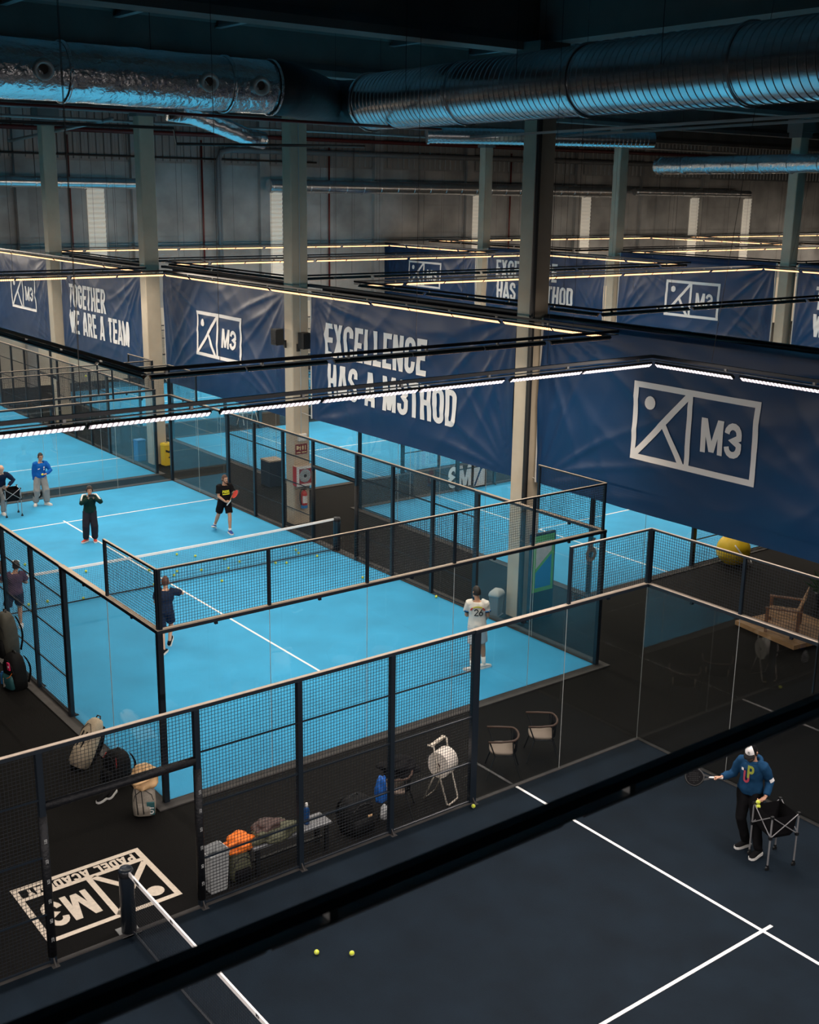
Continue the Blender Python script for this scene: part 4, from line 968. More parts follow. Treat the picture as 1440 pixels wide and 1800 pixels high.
# ------------------------------------------------------------------ ball cart
def ball_cart(x, y, rz, label, s=1., red=True):
    t = thing('ball_cart', label, 'ball cart', (x, y, 0), rz, 'ball carts'); t.scale = (s, s, s)
    c = [(-.23, -.23), (.23, -.23), (.23, .23), (-.23, .23)]
    for i, (a, b) in enumerate(c):
        MB().tube([(a, b, .09), (a, b, .88)], .013, 8).build('leg', 'alu', t)
        w = MB(); w.lathe([(.03, -.012), (.035, -.008), (.035, .008), (.03, .012)], 14, Matrix.Translation((a, b, .036)) @ Matrix.Rotation(pi / 2, 4, 'X')); w.box(a - .012, a + .012, b - .018, b + .018, .05, .10); w.build('caster', 'black', t)
        m = MB(); m.box(a - .022, a + .022, b - .022, b + .022, .86, .90); m.box(a - .022, a + .022, b - .022, b + .022, .52, .57); m.build('corner_joint', 'black', t)
        (a2, b2) = c[(i + 1) % 4]
        o_ = Vector((a, b, 0)).normalized() * .004
        MB().tube([Vector((a, b, .88)), Vector((a2, b2, .55))], .008, 6).build('cross_brace', 'alu', t)
        MB().tube([Vector((a, b, .55)) + o_ * 4, Vector((a2, b2, .88)) + o_ * 4], .008, 6).build('cross_brace', 'alu', t)
    m = MB(); R = []
    for z, k in ((.86, .94), (.70, .90), (.55, .82), (.49, .70), (.49, .68), (.55, .79), (.70, .87), (.85, .91)): R.append([Vector((a * k, b * k, z)) for a, b in c])
    m.loft(R, cap=False); m.box(-.158, .158, -.158, .158, .488, .494); m.build('bag', 'blackfab', t)
    if red:
        m = MB(); m.lathe([(.075, 0), (.08, .01), (.07, .012)], 18, Matrix.Translation((.205, .05, .66)) @ Matrix.Rotation(pi / 2, 4, 'Y')); m.build('red_mark', 'red', t)
    return t
ball_cart(1.60, -16.92, -.996 + radians(38), 'black ball cart on casters at the right of the coach in the blue hoodie')
ball_cart(-1.02, 8.62, -.31 + radians(12), 'black ball cart at the left edge in front of the bald man', red=False)

# ------------------------------------------------------------------ tennis balls
BALL = MB(); BALL.ell((0, 0, 0), .034, .034, .034, 18, 12); BM = BALL.mesh('ball', 'ball', True)
sm_ = MB(); n = 48
sm_.tube([(.0335 * cos(a) * cos(.62 * sin(2 * a)), .0335 * sin(a) * cos(.62 * sin(2 * a)), .0335 * sin(.62 * sin(2 * a))) for a in [2 * pi * i / n for i in range(n + 1)]], .0018, 4)
SM = sm_.mesh('seam', 'white')
def ball(x, y, z, label, group=None):
    o = link('tennis_ball', BM, None, (x, y, z)); tag(o, label, 'tennis ball', group); link('seam', SM, o); o.rotation_euler = (random.random() * 6, random.random() * 6, 0); return o
pos = [(1.21, 2.08), (1.55, 1.66), (2.08, .98), (2.29, .53), (1.11, .46), (1.76, .18), (.54, .73), (.33, .48), (-.01, 1.23), (-.24, .31), (-.40, .10), (1.12, -.63), (3.02, -.12), (3.26, -.28), (4.08, .56), (4.0, .29),
       (4.27, -.24), (-2.26, .12), (-1.39, 2.07), (-3.05, .39), (-2.47, 3.53), (-3.64, .49), (-3.5, .42), (-3.78, .27), (-3.36, .34), (-4.31, -.36), (4.23, -2.46)]
pos.sort(key=lambda p: p[0] * .793 - p[1] * .61)
for i, (x, y) in enumerate(pos):
    ball(x, y, .049, 'yellow tennis ball on the blue court near its net, %s from the left' % ORD[i], 'tennis balls on the blue court')
ball(-5.19, -14.79, .049, 'yellow tennis ball on the dark court floor, left one of two lying together')
ball(-4.83, -15.08, .049, 'yellow tennis ball on the dark court floor, right one of two lying together')
ball(-1.06, -13.1, .049, 'yellow tennis ball at the foot of the mesh wall below the paper roll')
ball(2.94, 12.05, 3.52, 'yellow tennis ball in mid air above the court behind the middle court')
ball(3.74, 23.3, .049, 'pale tennis ball lying far off on the court behind the middle court')
ball(8.9, -13.3, .034, 'faint green tennis ball on the dark floor beyond the glass at right')

# ------------------------------------------------------------------ people
def ik(a, b, l1, l2, pole):
    d = b - a; L = d.length
    if L > (l1 + l2) * .998: b = a + d * ((l1 + l2) * .998 / L); d = b - a; L = d.length
    L = max(L, abs(l1 - l2) + .02); x = (l1 * l1 - l2 * l2 + L * L) / (2 * L); h = sqrt(max(l1 * l1 - x * x, 0)); u = d.normalized()
    p = Vector(pole); p = p - u * p.dot(u)
    p = p.normalized() if p.length > 1e-4 else Vector((1, 0, 0))
    return a + u * x + p * h, b
def ering(c, R, F, rx, ry, n=20): return [c + R * (rx * cos(2 * pi * k / n)) + F * (ry * sin(2 * pi * k / n)) for k in range(n)]
def lerp(a, b, t): return a + (b - a) * t
def person(label, x, y, yaw, F, pelvis, chest, head, footR, footL, handR, handL, top, bottom, shoes, hair='hair', skin='skin', s=1., hF=None, hpitch=0., elR=None, elL=None, vox=.007,
           knR=None, knL=None, hdR=None, hdL=None, curlR=.5, curlL=.5, hairstyle='short', socks=None, beard=None, sleeve='long', legs='long', baggy=1., topw=1., nR=None, nL=None):
    """frame: x to the right in the photo, y away from the camera, z up; F is the facing direction in that frame"""
    t = thing('person', label, 'person', (x, y, .013), yaw)
    F = Vector((*F, 0)).normalized(); R = Vector((F.y, -F.x, 0)); Z = Vector((0, 0, 1))
    pv, ch, hd = Vector(pelvis), Vector(chest), Vector(head)
    hF = Vector((*(hF or (F.x, F.y)), 0)).normalized()
    up = (ch - pv).normalized()
    sh = {1: ch + R * .175 * s, -1: ch - R * .175 * s}; hp = {1: pv + R * .09 * s - Z * .02, -1: pv - R * .09 * s - Z * .02}
    el, wr, kn, an = {}, {}, {}, {}
    for k, h_, e_ in ((1, handR, elR), (-1, handL, elL)):
        el[k], wr[k] = ik(sh[k], Vector(h_), .285 * s, .255 * s, e_ or tuple(-F * .6 + R * k * .5 - Z * .6))
    for k, f_, e_ in ((1, footR, knR), (-1, footL, knL)):
        kn[k], an[k] = ik(hp[k], Vector(f_[:3]), .44 * s, .43 * s, e_ or tuple(F + R * k * .12))
    PR = [(-.16, .09, .085), (-.06, .150, .110), (.08, .165, .115), (.28, .150, .105), (.45, .140, .10), (.68, .158, .112), (.86, .172, .108), (.97, .168, .088), (1.04, .12, .07), (1.09, .06, .055)]
    def torso(mb, g, t0=-9, t1=9, k=1.):
        rr = [(q, a, b) for q, a, b in PR if t0 <= q <= t1]
        mb.loft([ering(lerp(pv, ch, q), R, F, (a * k + g) * s, (b * k + g) * s) for q, a, b in rr])
    b = MB(); torso(b, 0)
    hu = (Z * cos(hpitch) + hF * sin(hpitch)).normalized(); hf = (hF * cos(hpitch) - Z * sin(hpitch)).normalized(); hr = hf.cross(hu)
    H = lambda r, f, u: hd + (hr * r + hf * f + hu * u) * s
    b.tube([lerp(pv, ch, 1.0), lerp(pv, ch, 1.08), H(0, -.02, -.07), H(0, -.015, -.03)], [.065 * s, .058 * s, .052 * s, .055 * s], 14)
    HR = [(-.122, .024, .026, .05), (-.108, .043, .048, .038), (-.075, .058, .070, .020), (-.035, .067, .085, .008), (.008, .072, .092, .0), (.05, .075, .096, -.004), (.085, .067, .084, -.008), (.11, .046, .056, -.01), (.122, .018, .02, -.01)]
    b.loft([ering(H(0, f, u), hr, hf, rx * s, ry * s) for u, rx, ry, f in HR])
    b.tube([H(0, .086, .018), H(0, .100, -.012), H(0, .106, -.032), H(0, .088, -.042)], [.007 * s, .010 * s, .013 * s, .010 * s], 8)
    b.tube([H(-.045, .078, .032), H(0, .092, .034), H(.045, .078, .032)], .009 * s, 6)
    b.tube([H(-.022, .082, -.064), H(0, .092, -.062), H(.022, .082, -.064)], .008 * s, 6)
    for k in (-1, 1): b.tube([H(k * .074, -.012, .028), H(k * .086, -.016, .02), H(k * .080, -.006, -.02)], [.012 * s, .014 * s, .009 * s], 8)
    for k in (1, -1):
        b.tube([lerp(ch, sh[k], .55) - Z * .01, sh[k] - Z * .02 * s, lerp(sh[k], el[k], .3), lerp(sh[k], el[k], .75), el[k], lerp(el[k], wr[k], .25), lerp(el[k], wr[k], .7), wr[k]],
               [q * s for q in (.062, .060, .052, .043, .040, .043, .033, .026)], 14)
        b.tube([hp[k] + Z * .03, lerp(hp[k], kn[k], .25), lerp(hp[k], kn[k], .7), kn[k], lerp(kn[k], an[k], .28), lerp(kn[k], an[k], .7), an[k]], [q * s for q in (.095, .088, .068, .055, .057, .042, .036)], 16)
        # hand: palm, four fingers, thumb
        d = Vector((hdR if k == 1 else hdL) or (wr[k] - el[k])).normalized()
        n = Vector((nR if k == 1 else nL) or tuple(-R * k)); n = (n - d * n.dot(d)).normalized() if (n - d * n.dot(d)).length > .05 else d.orthogonal()
        sd = d.cross(n) * (1 if k == 1 else -1); cu = curlR if k == 1 else curlL
        w0 = wr[k]
        b.loft([[w0 + d * q * s + sd * (wx * cos(2 * pi * i / 12)) * s + n * (wn * sin(2 * pi * i / 12)) * s for i in range(12)] for q, wx, wn in ((-.01, .026, .022), (.02, .034, .017), (.06, .043, .016), (.095, .041, .013))])
        for off, ln in ((.031, .070), (.0105, .080), (-.0105, .075), (-.031, .058)):
            p = w0 + (d * .088 + sd * off) * s; pts = [p]; a = .15
            for i in range(3):
                a += cu * (1.15 if i else .8); p = p + (d * cos(a) + n * sin(a)) * ln * (.42, .32, .28)[i] * s; pts.append(p)
            b.tube(pts, [.0098 * s, .0094 * s, .0088 * s, .0075 * s], 8)
        p = w0 + (d * .02 + sd * .026) * s
        b.tube([p, p + (d * .030 + sd * .022 + n * .012) * s, p + (d * .060 + sd * .022 + n * .030) * s, p + (d * .080 + sd * .010 + n * .042) * s], [.013 * s, .012 * s, .010 * s, .008 * s], 8)
        # foot inside the shoe
        a = radians((footR if k == 1 else footL)[3]); fd = Vector((-sin(a), cos(a), 0))
        b.tube([an[k], an[k] - Z * .035 * s + fd * .02, an[k] - Z * .045 * s + fd * .10], [.036 * s, .034 * s, .026 * s], 10)
    body = remesh(b, vox, 'body', skin, t, 2)
    for k in (-1, 1): MB().ell(H(k * .031, .082, .012), .011 * s, .009 * s, .007 * s, 8, 6).build('eye', 'hair', t, True)
    # hair
    if hairstyle != 'bald':
        m = MB(); rr = []
        th = {'short': .011, 'curly': .026, 'long': .014}[hairstyle]
        cnt = 26
        for i in range(13):
            e = pi / 2 - (pi * .60) * i / 12; row = []
            for j in range(cnt):
                a = 2 * pi * j / cnt; fz = cos(e)
                fr = max(0, cos(a))                       # cos(a)=1 is the face side
                low = -.072 - (.02 if hairstyle != 'long' else .06); hl = lerp(low, .068, min(1, fr * 1.6) if fr > 0 else 0)
                u = max(.128 * sin(e), hl); kk = sqrt(max(1 - (u / .135) ** 2, .02)) if u > 0 else 1.
                g = th + (noise.noise(Vector((a * 3, e * 4, 1))) * .012 if hairstyle == 'curly' else .0)
                row.append(H(sin(a) * (.074 + g) * kk * (1 if i else .01), cos(a) * (.094 + g) * kk * (1 if i else .01) - .006, u + g * .8 * max(sin(e), 0)))
            rr.append(row)
        inner = [[lerp(hd, v, .80) for v in r_] for r_ in (rr[-1], rr[6])]
        m.loft(rr + inner); m.build('hair', hair, t, True)
    if beard:
        m = MB(); m.tube([H(-.064, .03, -.02), H(-.056, .058, -.072), H(-.022, .088, -.098), H(.022, .088, -.098), H(.056, .058, -.072), H(.064, .03, -.02)], [.010 * s, .015 * s, .019 * s, .019 * s, .015 * s, .010 * s], 8); m.tube([H(-.026, .090, -.047), H(0, .097, -.045), H(.026, .090, -.047)], .0075 * s, 6); m.build('beard', beard, t, True)
    # clothing
    m = MB(); g = .022 * topw
    torso(m, g, -.07, 1.05)
    if sleeve in ('long', 'short'):
        for k in (1, -1):
            if sleeve == 'long':
                m.tube([lerp(ch, sh[k], .5), sh[k] - Z * .015, lerp(sh[k], el[k], .4), el[k], lerp(el[k], wr[k], .5), lerp(el[k], wr[k], .9)], [q * s * (.9 + .1 * topw) for q in (.085, .082, .074, .064, .056, .046)], 14)
            else:
                m.tube([lerp(ch, sh[k], .5), sh[k] - Z * .015, lerp(sh[k], el[k], .4), lerp(sh[k], el[k], .68)], [q * s for q in (.085, .082, .076, .078)], 14)
    tp = remesh(m, .011, 'jacket' if sleeve == 'long' else 'shirt', top, t, 3, .010, (8, 8, 5), x * 3)
    m = MB(); torso(m, .012 if legs != 'none' else .01, -.2, .24)
    for k in (1, -1):
        if legs == 'long':
            m.tube([hp[k] + Z * .02, lerp(hp[k], kn[k], .3), kn[k], lerp(kn[k], an[k], .45), lerp(kn[k], an[k], .88), lerp(kn[k], an[k], .97)], [q * s for q in (.108, .104 * (1 + .10 * (baggy - 1)), .076 * baggy, .070 * baggy, .064 * baggy, .050 * (1 + .6 * (baggy - 1)))], 16)
        else:
            m.tube([hp[k] + Z * .02, lerp(hp[k], kn[k], .35), lerp(hp[k], kn[k], legs)], [.112 * s, .108 * s, .102 * s], 16)
    remesh(m, .011, 'trousers' if legs == 'long' else 'shorts', bottom, t, 3, .009, (9, 9, 4), y * 3)
    for k, f_ in ((1, footR), (-1, footL)):
        u, so = shoe_mb(.295 * s, .104 * s); M = Matrix.Translation(an[k] - Z * .085 * s) @ Matrix.Rotation(radians(f_[3]), 4, 'Z') @ Matrix.Translation((0, -.01, 0))
        if len(f_) > 4: M = Matrix.Translation(an[k]) @ Matrix.Rotation(radians(f_[3]), 4, 'Z') @ Matrix.Rotation(radians(-f_[4]), 4, 'X') @ Matrix.Translation((0, -.01, -.085 * s))
        for q in (u, so): q.v = [tuple(M @ Vector(v)) for v in q.v]
        sh_ = u.build('shoe', shoes, t, True); so.build('sole', 'white', sh_)
        if socks:
            MB().tube([an[k] - Z * .03, lerp(an[k], kn[k], .08), lerp(an[k], kn[k], socks)], [.043 * s, .043 * s, .049 * s], 14).build('sock', 'white', t, True)
    return t, dict(ch=ch, pv=pv, hd=hd, R=R, F=F, H=H, el=el, wr=wr, sh=sh, up=up, kn=kn)
def chest_art(t, J, name, polys, m, u0, v0, dist=.145, back=False, curve=1.2):
    """printed shapes laid on the chest (or back) of a shirt"""
    R, F = J['R'], J['F']; sg = -1 if back else 1
    def f(u, v):
        q = (v + v0); c = J['ch'] + J['up'] * (q - .0)
        return c - R * sg * (u + u0) * 1. + F * sg * (dist - curve * (u + u0) ** 2)
    return flat_art(name, polys, m, t, f, cuts=.03)
def paddle(label, pos, along, face, m='bag_black', rim='black', grip='white', mark=None):
    """padel racket held at pos (hand), head pointing along, hitting face towards face"""
    d = Vector(along).normalized(); n = Vector(face); n = (n - d * n.dot(d)).normalized(); r = d.cross(n)
    t = thing('padel_racket', label, 'racket', pos); M = Matrix((r, d, n)).transposed().to_4x4()
    t.rotation_euler = M.to_euler()
    out = []
    for i in range(36):
        a = 2 * pi * i / 36; w = .13 * (1 - .22 * max(0, -sin(a)) ** 1.5); out.append((w * cos(a), .31 + .135 * sin(a)))
    b = MB(); b.poly(out, -.017, .017, lambda x, y, h: Vector((x, y, h))); b.build('face', m, t)
    g = MB(); g.tube([(x, y, 0) for x, y in out] + [(out[0][0], out[0][1], 0)], .0195, 6); g.build('frame', rim, t, True)
    h = MB()
    for ix in range(-3, 4):
        for iy in range(-3, 4):
            if ix * ix + iy * iy < 10: h.lathe([(.007, -.0185), (.007, .0185)], 6, Matrix.Translation((ix * .028, .32 + iy * .028, 0)))
    h.build('hole_pattern', 'black', t)
    MB().bar((-.045, .20, 0), (-.012, .09, 0), .03, .025).bar((.045, .20, 0), (.012, .09, 0), .03, .025, ).build('throat', rim, t)
    MB().lathe([(.014, -.11), (.016, -.1), (.015, .08), (.014, .1)], 12, Matrix.Rotation(-pi / 2, 4, 'X')).build('grip', grip, t, True)
    if mark: flat_art('emblem', mark, 'white', t, lambda u, v: (u, v, .0195)); flat_art('emblem', mark, 'white', t, lambda u, v: (u, v, -.0195))
    return t
def world(p, yaw, q):
    c, s = cos(yaw), sin(yaw); return (p[0] + q[0] * c - q[1] * s, p[1] + q[0] * s + q[1] * c, q[2] + .013)
def wdir(yaw, q):
    c, s = cos(yaw), sin(yaw); return Vector((q[0] * c - q[1] * s, q[0] * s + q[1] * c, q[2]))
MT['hoodie'] = mat('hoodie_blue', (.008, .044, .105), .85, spec=.12)
MT['navy_tee'] = mat('navy_shirt', (.008, .018, .045), .85, spec=.12)
MT['blue_top'] = mat('blue_top', (.006, .10, .40), .85, spec=.12)
MT['green_top'] = mat('green_top', (.008, .030, .024), .85, spec=.12)
MT['white_tee'] = mat('white_shirt', (.66, .64, .60), .75)
MT['white_short'] = mat('white_shorts', (.55, .56, .58), .75)
MT['purple_top'] = mat('purple_shirt', (.075, .045, .085), .85, spec=.12)
MT['charcoal'] = mat('charcoal_pants', (.020, .020, .028), .85, spec=.12)
MT['grey_pants'] = mat('grey_pants', (.27, .26, .25), .8)
MT['shoe_red'] = mat('shoe_red', (.52, .055, .035), .6)
MT['shoe_blue'] = mat('shoe_blue', (.008, .05, .28), .6)
MT['shoe_white'] = mat('shoe_white', (.68, .66, .64), .6)
MT['tee_yellow'] = mat('print_yellow', (.75, .70, .02), .6)
MT['print_pink'] = mat('print_pink', (.45, .06, .10), .6)
MT['print_green'] = mat('print_green', (.36, .42, .06), .6)
MT['print_red'] = mat('print_red', (.6, .04, .03), .6)
# coach in the foreground
cb, cy_ = (1.62, -16.4), -.97
t, J = person('man in blue hoodie and white-fronted cap holding out a black racket on the dark court', *cb, cy_, (-.40, -1), (.02, .02, .93), (.02, -.02, 1.40), (-.015, -.085, 1.60),
    (.03, -.04, .085, 133), (.22, -.27, .085, 150), (-.42, -.12, 1.13), (.25, -.20, .97), 'hoodie', 'blackfab', 'blackfab', skin='skin', hF=(-.45, -1), hpitch=.38, elR=(-.2, .4, -1), elL=(.5, .5, -.8),
    vox=.0055, hdR=(-1, -.05, -.08), hdL=(-.62, -.35, -.6), curlR=1.15, curlL=.55, nR=(.1, -.35, -.9), nL=(-.7, -.4, .25), beard='hair', topw=1.35, hairstyle='short')
H = J['H']
def dome(g, a0, a1, n=18, lo=.028):
    rr = []
    for i in range(9):
        e = pi / 2 * (1 - i / 8); row = []
        for j in range(n + 1):
            a = a0 + (a1 - a0) * j / n; k = max(cos(e), .02); row.append(H(sin(a) * (.078 + g) * k, cos(a) * (.100 + g) * k - .004, lo + (.115 + g) * sin(e)))
        rr.append(row)
    return rr
m = MB(); m.loft(dome(.004, 0, 2 * pi, 30), cap=False, closed=False); m.loft([[H(sin(a) * r, cos(a) * r * 1.28 - .004, .028) for a in [2 * pi * j / 24 for j in range(24)]] for r in (.082, .06)], cap=False); cap = m.build('cap', 'blackfab', t, True)
m = MB(); rr = dome(.010, -1.05, 1.05, 16); m.loft(rr, cap=False, closed=False); m.build('front_panel', 'bwhite', cap, True)
m = MB(); R1 = []
for j in range(13):
    a = -1.0 + 2.0 * j / 12; R1.append([H(sin(a) * .086, cos(a) * .102, .036), H(sin(a) * .10, cos(a) * .10 + .078 * cos(a * 1.2), .018 - .012 * abs(sin(a)) * 2), H(sin(a) * .10, cos(a) * .10 + .078 * cos(a * 1.2), .012 - .012 * abs(sin(a)) * 2), H(sin(a) * .086, cos(a) * .102, .028)])
m.loft(R1); m.build('brim', 'bag_black', cap, True)
pl = text_polys('3M', -.035, .0, .022, wr=.6, tr=.2) + text_polys('MLC', -.03, -.026, .018, wr=.55, tr=.2)
flat_art('cap_lettering', pl, 'black', cap, lambda u, v: H(u, .100 + .012 - 1.2 * u * u - max(v, 0) * .35, .086 + v))
for o_ in [o for o in t.children if o.name.startswith('hair')]: pass
m = MB(); c0 = J['ch']; Rr, Ff = J['R'], J['F']
m.tube([c0 + Rr * (.118 * cos(a)) + Ff * (.085 * sin(a) - .015) + Vector((0, 0, .052 - .035 * sin(a))) for a in [2 * pi * i / 24 for i in range(25)]], .034, 10); m.tube([c0 - Ff * .11 + Rr * q + Vector((0, 0, .02 - abs(q) * .6)) for q in (-.10, -.05, 0, .05, .10)], [.03, .05, .06, .05, .03], 10); m.build('hood', 'hoodie', t, True)
up_ = [[(p[0] * .16 - .07, p[1] * .20 - .10) for p in q] for st in glyph('U', .62, .2) for q in thick(st, .2)]
chest_art(t, J, 'letter_print', up_, 'print_pink', .0, -.19, .152, curve=1.4)
up_ = [[(p[0] * .16 - .01, p[1] * .22 + .02) for p in q] for st in glyph('P', .62, .2) for q in thick(st, .2)]
chest_art(t, J, 'letter_print', up_, 'print_green', .0, -.22, .155, curve=1.4)
chest_art(t, J, 'badge', [[(-.115, .0), (-.075, .0), (-.075, .045), (-.115, .045)]], 'bwhite', 0, -.10, .152, curve=1.6)
k = -1; p0 = lerp(J['el'][k], J['wr'][k], .05); q0 = lerp(J['sh'][k], J['el'][k], .86); dd = (q0 - J['el'][k]).normalized()
ou = Vector((.55, -.8, .2)); ou = (ou - dd * ou.dot(dd)).normalized(); sv = dd.cross(ou)
m = MB(); m.loft([[q0 + dd * h_ + (ou * cos(a) + sv * sin(a)) * .082 for a in [-.5 + .1 * i for i in range(11)]] for h_ in (-.02, .04)], cap=False, closed=False); m.build('sleeve_patch', 'bwhite', t, True)
paddle('black padel racket held out by the man in the blue hoodie', world(cb, cy_, (-.50, -.135, 1.115)), wdir(cy_, (-1, -.05, -.10)), wdir(cy_, (.05, -.85, .5)), 'blackfab', 'black')
ball(*world(cb, cy_, (.150, -.285, .905)), 'upper of two yellow tennis balls held by the man in the blue hoodie')
ball(*world(cb, cy_, (.158, -.290, .838)), 'lower of two yellow tennis balls held by the man in the blue hoodie')
# player seen from behind, shirt 26
pb, py_ = (2.85, -8.8), -.725
t, J = person('player in white shirt with 26 on the back and white shorts, seen from behind', *pb, py_, (-.08, 1), (-.14, 0, .96), (-.155, .02, 1.47), (-.18, .05, 1.69), (.02, .06, .085, -48), (-.22, -.16, .085, 62),
    (.05, .24, 1.06), (-.33, .26, 1.09), 'white_tee', 'white_short', 'shoe_white', hF=(-.55, .85), sleeve='short', legs=.80, socks=.40, elR=(.35, -.7, -1), elL=(-.35, -.7, -1), topw=1.25)
pl = text_polys('26', -.075, -.07, .15, wr=.62, tr=.14, gap=.03)
chest_art(t, J, 'number_print', pl, 'black', 0, -.17, .150, True, 1.3)
arcp = lambda a0, a1: [[(.155 * cos(radians(a)), .10 * sin(radians(a))) for a in (a0 + (a1 - a0) * i / 4, a0 + (a1 - a0) * (i + 1) / 4)] + [(.125 * cos(radians(a)), .075 * sin(radians(a))) for a in (a0 + (a1 - a0) * (i + 1) / 4, a0 + (a1 - a0) * i / 4)] for i in range(4)]
chest_art(t, J, 'arc_print', arcp(2, 42) + arcp(138, 178), 'print_red', 0, -.13, .152, True, 1.3)
chest_art(t, J, 'arc_print', arcp(46, 134), 'tee_yellow', 0, -.13, .152, True, 1.3)
for k in (1, -1):
    d = (J['el'][k] - J['sh'][k]); MB().tube([J['sh'][k] + d * .62, J['sh'][k] + d * .70], .083, 16).build('sleeve_hem', 'navy_tee', t, True); MB().tube([J['sh'][k] + d * .55, J['sh'][k] + d * .62], .083, 16, cap=False).build('sleeve_band', 'blueplast', t, True)
MB().tube([J['pv'] + Vector((0, 0, .075)), J['pv'] + Vector((0, 0, .11))], .01, 6).build('waist_cord', 'black', t)
ball(4.86, -4.72, .049, 'yellow tennis ball at the foot of the right court wall beside the player with 26')
# player in navy, seen from behind
nb, ny = (-2.1, -4.0), -.438
t, J = person('player in navy shirt and shorts stepping away, behind the near left corner post', *nb, ny, (.12, 1), (.02, .0, .90), (.06, .06, 1.33), (.065, .09, 1.525), (.10, .08, .17, -15, -32), (-.03, -.22, .085, -20),
    (.20, .30, 1.22), (-.02, .32, 1.08), 'navy_tee', 'navy_tee', 'blackfab', hair='hairb', skin='skin2', sleeve='short', legs=.80, elR=(1, .1, -.3), topw=1.3, s=.96)
# player photographing with a phone
gb, gy = (-.23, 4.65), -.378
t, J = person('man in dark green jacket with pale shoulder stripes, filming with a phone', *gb, gy, (.03, -1), (.06, 0, .90), (.08, .0, 1.31), (.09, -.035, 1.50), (-.08, .0, .085, 140), (.165, .0, .085, 184),
    (.05, -.25, 1.33), (.18, -.25, 1.33), 'green_top', 'charcoal', 'shoe_red', hairstyle='curly', elR=(-1, .1, -.7), elL=(1, .1, -.7), hdR=(.3, -.2, .9), hdL=(-.3, -.2, .9), nR=(.6, -.7, 0), nL=(-.6, -.7, 0), curlR=.7, curlL=.7, baggy=1.35, topw=1.25, s=.94)
for k in (1, -1):
    a = J['sh'][k]; e = J['el'][k]; o_ = Vector((0, -.055, .05)) + J['R'] * k * .03
    MB().tube([lerp(J['ch'], a, .45) + Vector((0, -.035, .085)), a + Vector((0, -.03, .068)) + J['R'] * k * .02, lerp(a, e, .4) + o_ * .95, lerp(a, e, .75) + o_ * .85], [.020, .026, .026, .022], 8).build('shoulder_stripe', 'bwhite', t, True)
t = thing('mobile_phone', 'black phone held up by the man in the dark green jacket', 'phone', world(gb, gy, (.125, -.375, 1.395)), gy)
MB().bbox(-.075, .075, -.005, .005, 0, .075, .004).build('phone_case', 'black', t); MB().box(-.072, .072, .005, .0058, .003, .072).build('screen', 'posterframe', t)
# player in black walking
bb_, by = (3.4, 3.4), -.493
t, J = person('man in black shirt with yellow print and black shorts, walking', *bb_, by, (.42, -1), (.02, .0, .93), (.03, .0, 1.38), (.05, -.03, 1.585), (-.28, .27, .13, 165, -24), (.16, -.20, .085, 200),
    (.05, -.24, .97), (.19, -.16, .97), 'blackfab', 'blackfab', 'shoe_blue', hair='hairb', hF=(.6, -.8), sleeve='short', legs=.78, socks=.16, beard='hairb', elR=(-1, .2, -.3), elL=(1, .6, 0), hdR=(.8, -.2, -.2), curlR=1.1, curlL=1.0, topw=1.2)
chest_art(t, J, 'chest_print', text_polys('PADEL', -.11, .02, .085, wr=.6, tr=.24, gap=.06, width=.22) + [[(-.11, -.03), (.11, -.03), (.11, 0), (-.11, 0)]], 'tee_yellow', 0, -.20, .145, curve=1.5)
paddle('red and black padel racket carried by the man in the black shirt', world(bb_, by, (.155, -.27, .95)), wdir(by, (.55, -.1, .72)), wdir(by, (-.75, -.35, .55)), 'red', 'black')
# player in blue jacket
jb, jy = (.12, 9.3), -.341
t, J = person('man in bright blue jacket and grey trousers standing by the far glass wall', *jb, jy, (.30, -1), (.02, .0, .93), (.05, .0, 1.34), (.075, -.02, 1.555), (-.16, -.01, .085, 172), (.18, -.03, .085, 228),
    (-.16, -.06, .80), (.20, -.22, 1.04), 'blue_top', 'grey_pants', 'shoe_white', elL=(1, .6, -.2), hF=(.4, -1), hpitch=.15, curlR=1.1, hdL=(-.8, -.4, -.1), nL=(-.2, -.3, .9), curlL=.8, baggy=1.45, topw=1.35, s=.97)
chest_art(t, J, 'badge', [[(.06, 0), (.10, 0), (.10, .05), (.06, .05)], [(.065, -.06), (.095, -.06), (.095, -.02), (.065, -.02)], [(-.11, -.03), (-.05, -.015), (-.05, .01), (-.11, -.005)]], 'bwhite', 0, -.13, .152, curve=1.5)
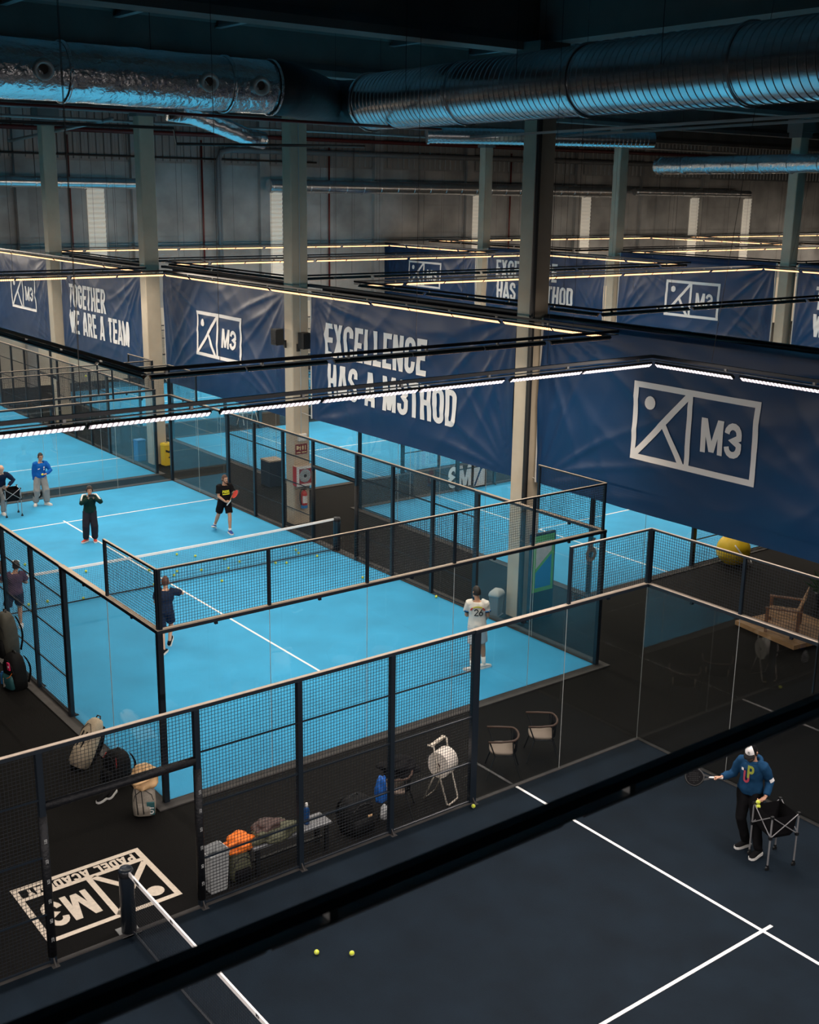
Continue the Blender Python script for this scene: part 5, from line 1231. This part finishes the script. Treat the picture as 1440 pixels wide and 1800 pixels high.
crescent = [[(.075 * cos(a) + .0, .32 + .085 * sin(a)), (.075 * cos(b) + .0, .32 + .085 * sin(b)), (.052 * cos(b) + .012, .325 + .062 * sin(b)), (.052 * cos(a) + .012, .325 + .062 * sin(a))] for a, b in [(radians(20 + i * 20), radians(40 + i * 20)) for i in range(9)]]
paddle('black padel racket with white emblem hanging from the hand of the man in bright blue', world(jb, jy, (-.135, -.085, .70)), wdir(jy, (.16, -.04, -1)), wdir(jy, (.15, -1, 0)), 'blackfab', 'black', mark=crescent)
ball(*world(jb, jy, (.095, -.29, 1.045)), 'yellow tennis ball in the hand of the man in bright blue')
# bald man at the left edge
t, J = person('bald man in navy jacket reaching into the ball cart at the left edge', -1.2, 8.8, -.311, (.3, -1), (-.10, .10, .90), (-.02, -.05, 1.27), (-.005, -.14, 1.46), (-.26, .06, .085, 180), (-.04, .02, .085, 195),
    (-.28, -.15, .98), (.17, -.12, .93), 'navy_tee', 'grey_pants', 'shoe_white', hairstyle='bald', skin='skin2', hF=(.25, -1), hpitch=.2, elL=(1, .5, 0), topw=1.3, baggy=1.2, s=.96)
# player in purple at the left edge
ub, uy = (-4.3, -.95), -.312
t, J = person('player in purple shirt and white visor at the net by the left edge', *ub, uy, (-.08, 1), (.04, .02, .88), (.075, .05, 1.30), (.115, .08, 1.485), (.12, .10, .085, -5), (-.26, .02, .085, 25),
    (.20, .35, 1.05), (-.12, .33, 1.06), 'purple_top', 'navy_tee', 'shoe_white', sleeve='short', legs=.74, hairstyle='long', elL=(-1, 0, -.5), topw=1.2, s=.93, curlL=1.1)
H = J['H']; m = MB(); R1 = []
for j in range(13):
    a = -1.1 + 2.2 * j / 12; R1.append([H(sin(a) * .088, cos(a) * .105, .07), H(sin(a) * .11, cos(a) * .105 + .09 * cos(a), .085), H(sin(a) * .11, cos(a) * .105 + .09 * cos(a), .075), H(sin(a) * .088, cos(a) * .105, .05)])
m.loft(R1); m.build('visor', 'white', t, True)
paddle('dark padel racket raised by the player in the purple shirt', world(ub, uy, (-.13, .40, 1.09)), wdir(uy, (-.30, .15, .75)), wdir(uy, (.2, -.8, .6)), 'brownfab', 'black')
